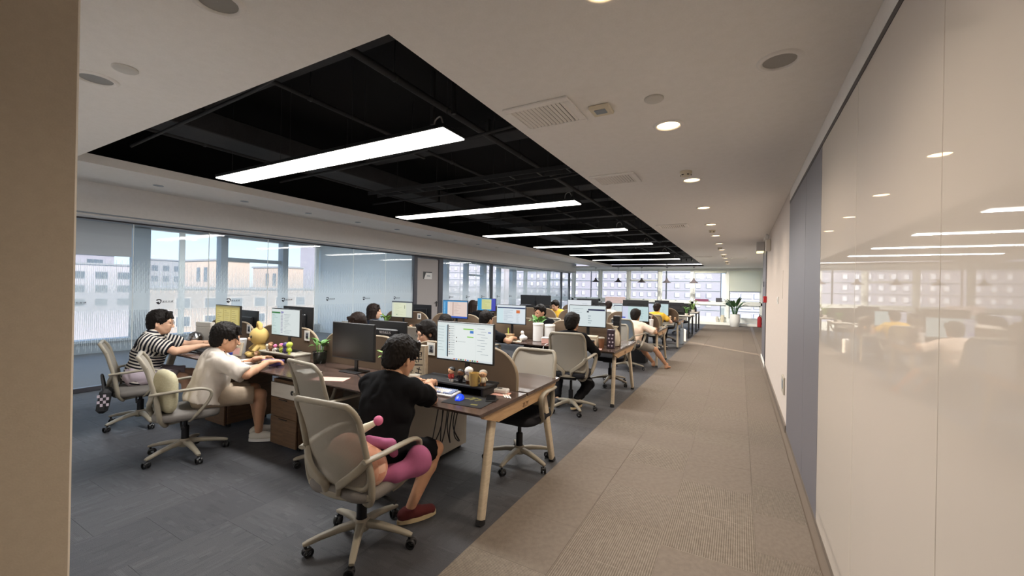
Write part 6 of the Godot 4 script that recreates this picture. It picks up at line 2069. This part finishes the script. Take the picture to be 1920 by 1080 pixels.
	var fg := [[-4.5, -2.5, 0.075, "toy_skin", "toy_brown", "toy_brown", "brown figurine with a cap nearest the plush toy"], [-4.44, -2.56, 0.06, "cream", "pedestal_grey", "cream", "small cream figurine under the list screen"], [-4.36, -2.55, 0.085, "toy_skin", "toy_brown", "toy_brown", "brown figurine in the middle of the row of toys"], [-4.28, -2.55, 0.07, "toy_pink", "white_plastic", "toy_pink", "pink headed figurine under the list screen"], [-4.19, -2.56, 0.085, "toy_skin", "toy_lime", "toy_pink", "figurine in green under the list screen"], [-4.1, -2.55, 0.1, "toy_violet", "toy_violet", "toy_violet", "dark violet figurine under the list screen"], [-4.02, -2.54, 0.11, "toy_lime", "toy_lime", "toy_lime", "lime green figurine at the end of the row of toys"]]
	for q in fg:
		figurine(Vector3(q[0], DESK + (0.09 if q[1] < -2.535 else 0.0), q[1] - (0.02 if q[1] < -2.535 else 0.0)), 170 + 20 * sin(q[0] * 30), q[6], q[2] * 1.15, M[q[3]], M[q[4]], M[q[4]], M[q[5]])
	carton(Vector3(-4.06, DESK, -2.42), 8, Vector3(0.2, 0.05, 0.1), "purple tray of small things before the lime figurine", M.toy_violet, "tray")
	cup(Vector3(-4.16, DESK, -2.44), "small clear jar beside the purple tray", M.cream, 0.06, 0.03, M.toy_brown)
	var nb := sheet(Vector3(-4.42, DESK, -2.34), -14, 0.24, 0.17, "open white notebook under the outstretched hand", M.paper, "notebook", 0.012)
	solo(MB.new().tube([Vector3(-4.5, DESK + 0.017, -2.33), Vector3(-4.36, DESK + 0.017, -2.3)], 0.004, 6), "pen", M.mark_dark, "dark pen lying on the open notebook", "pen")
	sheet(Vector3(-4.06, DESK, -2.28), 6, 0.16, 0.1, "small pale calculator at the desk edge beside the hand", M.pedestal_grey, "calculator", 0.014)
	var bf := thing("badge_frame", "tan photo frame with a round badge beside the plush toy", "frame", Vector3(-4.86, DESK, -2.5), 12)
	part(MB.new().at(T(Vector3(0, 0.075, 0), -12, 0, 0)).box(Vector3.ZERO, Vector3(0.13, 0.15, 0.02), 0.003), "frame", M.birch, bf)
	part(MB.new().at(T(Vector3(0.0, 0.055, 0.0125), -12, 0, 0)).box(Vector3.ZERO, Vector3(0.09, 0.07, 0.004)), "picture", M.pink_paper, bf)
	part(MB.new().at(T(Vector3(-0.01, 0.118, 0.004), 78, 0, 0)).lathe([Vector2(0.022, 0), Vector2(0.022, 0.006), Vector2(0.001, 0.007)], 14), "badge", M.cream, bf)
	cup(Vector3(-5.0, DESK, -2.62), "tall white tumbler before the photo divider", M.white_plastic, 0.16, 0.045, M.white_plastic)
	carton(Vector3(-4.96, DESK, -2.46), 10, Vector3(0.12, 0.04, 0.08), "small blue case beside the tumbler", M.blue_case if M.has("blue_case") else mat("blue_case", hexc("2b3f8c"), 0.4), "case")
	carton(Vector3(-5.12, DESK, -2.4), -10, Vector3(0.1, 0.06, 0.06), "small white box beside the blue case", M.white_plastic)
	# fourth seat
	carton(Vector3(-6.02, DESK, -2.7), 12, Vector3(0.26, 0.3, 0.06), "upright white gift box behind the glass dome", M.drawer_white)
	var gd := thing("glass_dome", "round grey dome lamp in front of the white gift box", "ornament", Vector3(-5.95, DESK, -2.56))
	part(MB.new().lathe([Vector2(0.001, 0), Vector2(0.06, 0), Vector2(0.062, 0.02), Vector2(0.055, 0.03)], 18), "base", M.frame_grey, gd)
	part(MB.new().lathe([Vector2(0.055, 0.03), Vector2(0.085, 0.075), Vector2(0.088, 0.12), Vector2(0.06, 0.175), Vector2(0.001, 0.195)], 20), "dome", M.chrome, gd)
	keyboard(Vector3(-5.42, DESK, -2.4), 0, "dark keyboard under the yellowish screen", M.black_plastic, M.soft_black, M.soft_black)
	# ---- second bench
	for q in [[-2.56, -5.82, 0.26, "tall white canister with a lid beside the raised chair"], [-2.72, -5.74, 0.28, "second tall white canister next to the plant"]]:
		var t := thing("canister", q[3], "canister", Vector3(q[0], DESK, q[1]), 10)
		part(MB.new().at(T(Vector3.ZERO)).lathe([Vector2(0.001, 0), Vector2(0.075, 0), Vector2(0.08, 0.01), Vector2(0.08, q[2] - 0.03)], 24), "body", M.white_plastic, t)
		part(MB.new().lathe([Vector2(0.084, q[2] - 0.03), Vector2(0.084, q[2]), Vector2(0.001, q[2] + 0.004)], 24), "lid", M.drawer_white, t)
	plant(Vector3(-2.8, DESK, -5.92), "broad-leaved green plant behind the white canisters", M.drawer_white, [Vector2(0.001, 0), Vector2(0.05, 0), Vector2(0.065, 0.1), Vector2(0.07, 0.17)], 10, 0.2, 0.045, M.plant_leaf, 21, 0.3)
	carton(Vector3(-2.5, DESK, -5.58), 14, Vector3(0.14, 0.09, 0.1), "small pinkish white box before the canisters", M.pink_paper, "box", M.white_plastic)
	solo(MB.new().tube(curve([Vector3(-2.45, DESK + 0.01, -5.5), Vector3(-2.44, DESK - 0.03, -5.33), Vector3(-2.42, 0.5, -5.32)], 5), 0.005, 6), "cable", M.white_plastic, "white cable hanging over the desk edge from the pinkish box", "cable")
	var dk := thing("duck_ornament", "white bird ornament before the second bench divider", "ornament", Vector3(-2.9, DESK, -5.58), 150)
	part(MB.new().ball(Vector3(0, 0.05, 0), Vector3(0.05, 0.05, 0.055), 10, 14), "body", M.white_plastic, dk)
	part(MB.new().ball(Vector3(0, 0.13, -0.01), Vector3(0.026, 0.03, 0.026), 8, 12), "head", M.white_plastic, dk)
	part(MB.new().tube([Vector3(0, 0.08, 0), Vector3(0, 0.12, -0.008)], [0.03, 0.02], 10), "neck", M.white_plastic, dk)
	for s in [-1.0, 1.0]:
		part(MB.new().ball(Vector3(s * 0.05, 0.055, 0.01), Vector3(0.016, 0.03, 0.04), 8, 10), "wing", M.white_plastic, dk)
	part(MB.new().tube([Vector3(0, 0.128, -0.033), Vector3(0, 0.124, -0.055)], [0.009, 0.003], 8), "beak", M.orange_wood, dk)
	carton(Vector3(-3.12, DESK, -5.55), 0, Vector3(0.13, 0.1, 0.1), "orange wooden pen box under the orange square screen", M.orange_wood)
	solo(MB.new().tube([Vector3(-3.14, DESK + 0.1, -5.55), Vector3(-3.15, DESK + 0.19, -5.56)], 0.008, 8), "pen", M.toy_lime, "lime pen standing in the orange wooden box", "pen")
	sheet(Vector3(-3.0, DESK, -5.47), 20, 0.24, 0.13, "cream cloth under the bare forearm", M.cream, "cloth", 0.008)
	keyboard(Vector3(-3.35, DESK, -5.52), 0, "dark keyboard under the orange square screen", M.black_plastic, M.soft_black, M.soft_black)
	carton(Vector3(-1.84, DESK, -5.61), 6, Vector3(0.2, 0.16, 0.13), "cream box with a dark rim under the page screen", M.cream, "box", M.cream)
	carton(Vector3(-1.56, DESK, -5.66), 4, Vector3(0.1, 0.26, 0.09), "dark purple patterned gift box at the end of the second bench", mat("dark_plum", hexc("352630"), 0.5))
	var db := get_child(get_child_count() - 1)
	var dots := MB.new()
	for r in 4:
		for k in 2:
			dots.at(T(Vector3(-0.022 + 0.044 * k + 0.01 * (r % 2), 0.04 + r * 0.05, 0.0458), 90, 0, 0)).lathe([Vector2(0.012, 0), Vector2(0.001, 0.001)], 10)
	part(dots, "dots", M.cloth_lilac, db)
	cup(Vector3(-1.67, DESK, -5.58), "brown tumbler with a pale lid at the end of the second bench", M.toy_brown, 0.14, 0.042, M.pedestal_grey)
	cup(Vector3(-1.78, DESK, -5.54), "small brown bottle beside the tumbler", M.toy_brown, 0.09, 0.022, M.black_plastic)
	sheet(Vector3(-1.72, DESK, -5.45), 12, 0.18, 0.12, "pink and cream notes at the corner of the second bench", M.pink_paper)
	var bg := thing("paper_bag", "crumpled cream bag standing behind the brown tumbler", "bag", Vector3(-1.56, DESK, -5.88))
	part(MB.new().lathe([Vector2(0.001, 0), Vector2(0.06, 0.01), Vector2(0.07, 0.1), Vector2(0.055, 0.2), Vector2(0.02, 0.25), Vector2(0.05, 0.29)], 9), "bag", M.cream, bg)
	plant(Vector3(-6.02, DESK, -5.8), "bushy green plant by the grey door end of the second bench", M.black_plastic, [Vector2(0.001, 0), Vector2(0.05, 0), Vector2(0.06, 0.08)], 14, 0.17, 0.04, M.plant_leaf_pale, 31, 0.5)
	cup(Vector3(-5.95, DESK, -5.55), "yellow bottle on the glass side of the second bench", M.toy_yellow, 0.12, 0.025, M.toy_yellow)
	for q in [[-5.05, "pinkish heap of toys beside the pale green sheet"], [-5.2, "dark red figurine group under the pale green sheet"]]:
		figurine(Vector3(q[0], DESK, -5.6), 180, q[1], 0.12, M.toy_skin, M.pink_paper if q[0] > -5.1 else M.toy_red, M.toy_red, M.toy_pink if q[0] > -5.1 else M.toy_brown)
	carton(Vector3(-5.0, DESK, -3.3), 20, Vector3(0.16, 0.1, 0.12), "small pink box on the far side of the near bench", M.pink_paper)
	for q in [[-3.92, "lime bottle behind the dividers of the second bench", "toy_lime"], [-3.84, "cream bottle behind the dividers of the second bench", "cream"]]:
		cup(Vector3(q[0], DESK, -5.7), q[1], M[q[2]], 0.14, 0.024, M[q[2]])
	# ---- third, fourth bench
	carton(Vector3(-2.0, 0, -9.2), 0, Vector3(0.5, 0.6, 0.3), "large black storage bag on the floor under the third bench", M.soft_black, "bag")
	cup(Vector3(-1.62, DESK, -8.95), "tall white cup with a straw at the end of the third bench", M.white_plastic, 0.2, 0.042, M.white_plastic)
	solo(MB.new().tube([Vector3(-1.62, DESK + 0.2, -8.95), Vector3(-1.6, DESK + 0.3, -8.95)], 0.005, 6), "straw", M.pink_paper, "straw in the tall white cup", "straw")
	cup(Vector3(-1.76, DESK, -8.92), "pale green glass beside the tall white cup", M.key_blue, 0.09, 0.04)
	sheet(Vector3(-1.68, DESK, -8.78), 0, 0.3, 0.16, "dark tray under the resting hand at the third bench", M.brown_wood, "tray", 0.016)
	for q in [[-1.55, -12.0, 0.1, "orange toy on the fourth bench end", "orange_wood"], [-1.68, -12.02, 0.13, "cream and red toy on the fourth bench end", "cream"], [-1.8, -12.0, 0.09, "pink toy on the fourth bench", "pink_paper"]]:
		figurine(Vector3(q[0], DESK, q[1]), 180, q[3], q[2], M.toy_skin, M[q[4]], M.toy_brown, M[q[4]])
	plant(Vector3(-1.56, DESK, -14.85), "thin green plant on the first black-legged desk", M.drawer_white, [Vector2(0.001, 0), Vector2(0.05, 0), Vector2(0.055, 0.08)], 10, 0.22, 0.02, M.plant_leaf, 33, 0.5)
	plant(Vector3(-1.62, DESK, -17.6), "drooping white-flowered plant on the last black-legged desk", M.drawer_white, [Vector2(0.001, 0), Vector2(0.06, 0), Vector2(0.065, 0.1)], 9, 0.34, 0.03, M.plant_leaf_pale, 35, 0.6)
	var tb := thing("tote_bag", "grey-blue tote bag hanging at the end of the fourth bench", "bag", Vector3(-1.385, 0.1, -12.15))
	part(MB.new().box(Vector3(0, 0.22, 0), Vector3(0.07, 0.44, 0.34), 0.02), "bag", M.tan_bag, tb)
	for s in [-1.0, 1.0]:
		part(MB.new().tube(curve([Vector3(s * 0.03, 0.43, 0.1), Vector3(s * 0.02, 0.58, 0.05), Vector3(s * 0.02, 0.58, -0.05), Vector3(s * 0.03, 0.43, -0.1)], 5), 0.009, 6), "handle", M.tan_bag, tb)
	carton(Vector3(-1.55, 0, -13.9), 12, Vector3(0.14, 0.36, 0.3), "white paper bag on the floor by the black-legged desk", M.white_plastic, "paper bag")
	# ---- on the chairs
	var pk := thing("plush_toy", "pink and peach plush toy with a bobble, squeezed behind the boy in black", "plush toy", Vector3(-1.99, -0.075, -1.73), 6)
	var pbm := MB.new()
	pbm = nets([ell(Vector3(0.05, 0.64, 0.13), Vector3(0.16, 0.14, 0.07), Basis(), 0.02), ell(Vector3(0.17, 0.6, 0.1), Vector3(0.1, 0.11, 0.08), Basis(), 0.03)], 0.011)
	part(pbm, "body", M.plush_peach, pk)
	part(nets([cap(Vector3(0.13, 0.73, 0.08), Vector3(0.24, 0.71, 0.02), 0.034, 0.03, 0.02), cap(Vector3(0.24, 0.71, 0.02), Vector3(0.225, 0.64, -0.03), 0.03, 0.026, 0.02)], 0.01), "arm", M.plush_purple, pk)
	part(nets([cap(Vector3(0.17, 0.545, 0.06), Vector3(0.25, 0.53, -0.02), 0.052, 0.048, 0.03), cap(Vector3(0.25, 0.53, -0.02), Vector3(0.3, 0.54, -0.12), 0.048, 0.062, 0.03), ell(Vector3(0.315, 0.57, -0.16), Vector3(0.072, 0.1, 0.072), Basis(Vector3.RIGHT, 0.5), 0.04)], 0.01), "leg", M.plush_purple, pk)
	part(nets([cap(Vector3(0.1, 0.8, 0.1), Vector3(0.15, 0.83, 0.06), 0.026, 0.018, 0.02)], 0.009), "antenna", M.cream, pk)
	part(MB.new().ball(Vector3(0.17, 0.845, 0.045), Vector3(0.028, 0.028, 0.028), 10, 14), "bobble", M.toy_pink, pk)
	var cu := thing("cushion", "cream cushion between the chair back and the white tee", "cushion", Vector3(-4.33, 0, -1.8), -22)
	var rows := []
	for j in 13:
		var row := PackedVector3Array()
		for i in 24:
			var a := TAU * i / 24.0
			var f := PI * j / 12.0
			var q := Vector3(signf(cos(a)) * pow(absf(cos(a)), 0.5), signf(sin(a)) * pow(absf(sin(a)), 0.5), 0)
			var rr := pow(sin(f), 0.45) if j > 0 and j < 12 else 0.01
			row.push_back(Vector3(q.x * 0.19 * rr, 0.66 + q.y * 0.18 * rr, 0.165 + cos(f) * 0.075 * (1.0 - 0.3 * rr)))
		rows.append(row)
	part(MB.new().at(T(Vector3(0.03, -0.05, -0.02), 0, 16, 0)).grid(rows, true), "cover", M.cushion_cloth if M.has("cushion_cloth") else grain(mat("cushion_cloth", Color.WHITE, 0.95), hexc("a8a080"), hexc("d3ccb0"), 128, 0.08, 91, 5.0), cu)
	var dbag := thing("handbag", "dark checked handbag hanging behind the striped shirt", "bag", Vector3(-5.7, 0, -1.95), -20)
	part(MB.new().at(T(Vector3(0.16, 0.34, 0.27), -8, 0, 0)).box(Vector3.ZERO, Vector3(0.26, 0.24, 0.09), 0.03), "bag", M.soft_black, dbag)
	var chk := MB.new()
	for r in 4:
		for k in 4:
			if (r + k) % 2:
				chk.at(T(Vector3(0.291, 0.4 - r * 0.03, 0.24 + k * 0.022), 0, 0, 0)).box(Vector3.ZERO, Vector3(0.003, 0.028, 0.02))
	part(chk, "checks", M.cloth_lilac, dbag)
	part(MB.new().tube(curve([Vector3(0.06, 0.45, 0.27), Vector3(0.12, 0.58, 0.29), Vector3(0.2, 0.58, 0.29), Vector3(0.26, 0.45, 0.27)], 5), 0.01, 6), "strap", M.soft_black, dbag)
	# ---- right wall
	var ol := thing("wall_socket", "grey floor-level socket cover on the white wall beside the grey panels", "socket", Vector3(0.47, 0.47, -5.82))
	part(MB.new().box(Vector3(-0.008, 0, 0), Vector3(0.016, 0.2, 0.26), 0.004), "cover", M.pedestal_grey, ol)
	part(MB.new().box(Vector3(-0.018, 0.01, 0), Vector3(0.006, 0.1, 0.14), 0.003), "flap", M.frame_grey, ol)
	var sw := thing("light_switch", "white light switch on the white corridor wall", "switch", Vector3(0.47, 1.45, -6.85))
	part(MB.new().box(Vector3(-0.006, 0, 0), Vector3(0.012, 0.1, 0.1), 0.003), "plate", M.white_plastic, sw)
	part(MB.new().box(Vector3(-0.014, 0, 0), Vector3(0.005, 0.05, 0.05), 0.002), "rocker", M.white_plastic, sw)
	var fa := thing("fire_alarm", "red fire alarm box at the end of the white wall", "alarm", Vector3(0.47, 1.42, -9.75))
	part(MB.new().box(Vector3(-0.03, 0, 0), Vector3(0.06, 0.13, 0.12), 0.008), "box", M.red_paint, fa)
	part(MB.new().box(Vector3(-0.062, 0, 0), Vector3(0.005, 0.05, 0.05), 0.002), "button", M.white_plastic, fa)
	var el := thing("emergency_light", "twin-spot white emergency light high on the white wall", "light", Vector3(0.47, 2.42, -8.8))
	part(MB.new().box(Vector3(-0.04, 0, 0), Vector3(0.08, 0.2, 0.24), 0.01), "case", M.drawer_white, el)
	for s in [-0.08, 0.08]:
		part(MB.new().at(T(Vector3(-0.06, 0.14, s), 0, 0, 70)).lathe([Vector2(0.001, -0.03), Vector2(0.04, -0.02), Vector2(0.055, 0.03), Vector2(0.05, 0.034), Vector2(0.001, 0.03)], 16), "spot", M.white_plastic, el)
	var es := thing("exit_light_box", "boxy lit sign under the ceiling at the end of the white wall", "sign", Vector3(0.4, 2.69, -10.9))
	part(MB.new().box(Vector3(-0.02, -0.1, 0), Vector3(0.16, 0.2, 0.34), 0.004), "case", M.wall_paint, es)
	part(MB.new().box(Vector3(-0.02, -0.215, 0), Vector3(0.13, 0.03, 0.3), 0.003), "lit_window", glow("sign_glow", hexc("f3e2a8"), 1.2), es)
	for q in [[1.75, 0.1, "small grey plate high on the grey wall return"], [1.38, 0.12, "small dark plate beside the fire alarm on the grey return"]]:
		solo(MB.new().box(Vector3(0, 0, 0), Vector3(0.012, 0.12, q[1]), 0.003), "wall_plate", M.frame_dark, q[2], "plate", Vector3(0.464, q[0], -11.0))
	# ---- by the back windows
	plant(Vector3(-0.2, 0, -21.2), "tall fan-leaved plant in a white angular pot by the window", M.white_plastic, [Vector2(0.001, 0), Vector2(0.17, 0.0), Vector2(0.22, 0.25), Vector2(0.2, 0.56)], 18, 0.62, 0.07, M.plant_dark, 41, 0.25)
	var fe := thing("fire_extinguisher", "red fire extinguisher on the floor in the window corner", "fire extinguisher", Vector3(0.78, 0, -21.6))
	part(MB.new().lathe([Vector2(0.001, 0), Vector2(0.085, 0), Vector2(0.09, 0.02), Vector2(0.09, 0.4), Vector2(0.06, 0.47), Vector2(0.025, 0.5)], 20), "cylinder", M.red_paint, fe)
	part(MB.new().box(Vector3(0, 0.54, 0), Vector3(0.03, 0.08, 0.12), 0.006), "valve", M.black_plastic, fe)
	part(MB.new().tube(curve([Vector3(0, 0.53, 0.05), Vector3(0.08, 0.5, 0.1), Vector3(0.1, 0.3, 0.08), Vector3(0.09, 0.12, 0.05)], 5), 0.012, 6), "hose", M.black_plastic, fe)
	for q in [[-0.72, 0.34, 0.1, "pale tan vase on the window ledge beside the plant", "cream"], [-0.95, 0.26, 0.07, "smaller pale vase on the window ledge", "drawer_white"]]:
		solo(MB.new().lathe([Vector2(0.001, 0), Vector2(q[2] * 0.7, 0), Vector2(q[2], q[1] * 0.5), Vector2(q[2] * 0.8, q[1] * 0.9), Vector2(q[2] * 0.85, q[1])], 18), "vase", M[q[4]], q[3], "vase", Vector3(q[0], 0.12, -21.95))
	carton(Vector3(-1.65, 1.07, -22.22), 0, Vector3(0.6, 0.12, 0.1), "flat purple box on the window rail behind the desks", mat("plum_box", hexc("8a4866"), 0.7))
	carton(Vector3(-0.9, 1.07, -22.22), 0, Vector3(0.26, 0.2, 0.1), "dark grey box on the window rail", M.frame_dark)
	# pendant lamps
	mat("shade_brown", hexc("5b5355"), 0.5)
	for k in 5:
		var x: float = [-6.53, -5.37, -4.22, -3.06, -1.88][k]
		var t := thing("pendant_lamp", "dark cone pendant lamp " + ["first from the glass partition", "second from the glass partition", "third from the glass partition", "fourth from the glass partition", "last before the corridor"][k], "lamp", Vector3(x, 1.95, -20.6), 0, "pendant lamps before the back windows")
		part(MB.new().lathe([Vector2(0.2, 0), Vector2(0.19, 0.012), Vector2(0.12, 0.06), Vector2(0.055, 0.13), Vector2(0.04, 0.2), Vector2(0.02, 0.22)], 24), "shade", M.shade_brown, t)
		part(MB.new().tube([Vector3(0, 0.22, 0), Vector3(0, 0.73, 0)], 0.004, 6), "cord", M.black_plastic, t)
		part(MB.new().ball(Vector3(0, 0.06, 0), Vector3(0.035, 0.045, 0.035), 8, 12), "bulb", M.lamp_off, t)
		part(MB.new().lathe([Vector2(0.05, 0.74), Vector2(0.05, 0.715), Vector2(0.001, 0.712)], 14), "canopy", M.shade_brown, t)

func _ready() -> void:
	# camera
	var cam := Camera3D.new()
	cam.name = "camera"
	add_child(cam)
	cam.position = EYE
	cam.rotation = Vector3(deg_to_rad(0.033), deg_to_rad(29.11), deg_to_rad(1.076))
	cam.fov = 2.0 * rad_to_deg(atan(540.0 / 768.7))
	cam.near = 0.05
	cam.far = 2000.0
	cam.current = true
	# sky
	var env := Environment.new()
	var sky := Sky.new()
	var sm := ProceduralSkyMaterial.new()
	sm.sky_top_color = hexc("7ba8e0")
	sm.sky_horizon_color = hexc("bfd6ea")
	sm.sky_curve = 0.2
	sm.ground_horizon_color = hexc("c3c6c4")
	sm.ground_bottom_color = hexc("8f928c")
	sm.sun_angle_max = 0.0
	sky.sky_material = sm
	env.background_mode = Environment.BG_SKY
	env.sky = sky
	env.background_energy_multiplier = 1.35
	env.tonemap_mode = Environment.TONE_MAPPER_LINEAR
	env.tonemap_exposure = 1.75
	env.sdfgi_enabled = true
	env.ssao_enabled = true
	env.ssil_enabled = true
	var we := WorldEnvironment.new()
	we.name = "environment"
	we.environment = env
	add_child(we)
	# low sun from the right: it lights the sides of the blocks outside
	var sun := DirectionalLight3D.new()
	sun.name = "sun"
	sun.light_color = Color(1.0, 0.9, 0.78)
	sun.light_energy = 1.3
	sun.light_angular_distance = 0.5
	sun.shadow_enabled = true
	add_child(sun)
	sun.look_at_from_position(Vector3(36, 30, 34), Vector3.ZERO)

	make_materials()
	build_setting()
	build_outside()
	build_ceiling_lights()
	build_furniture()
	build_people()
	build_props()
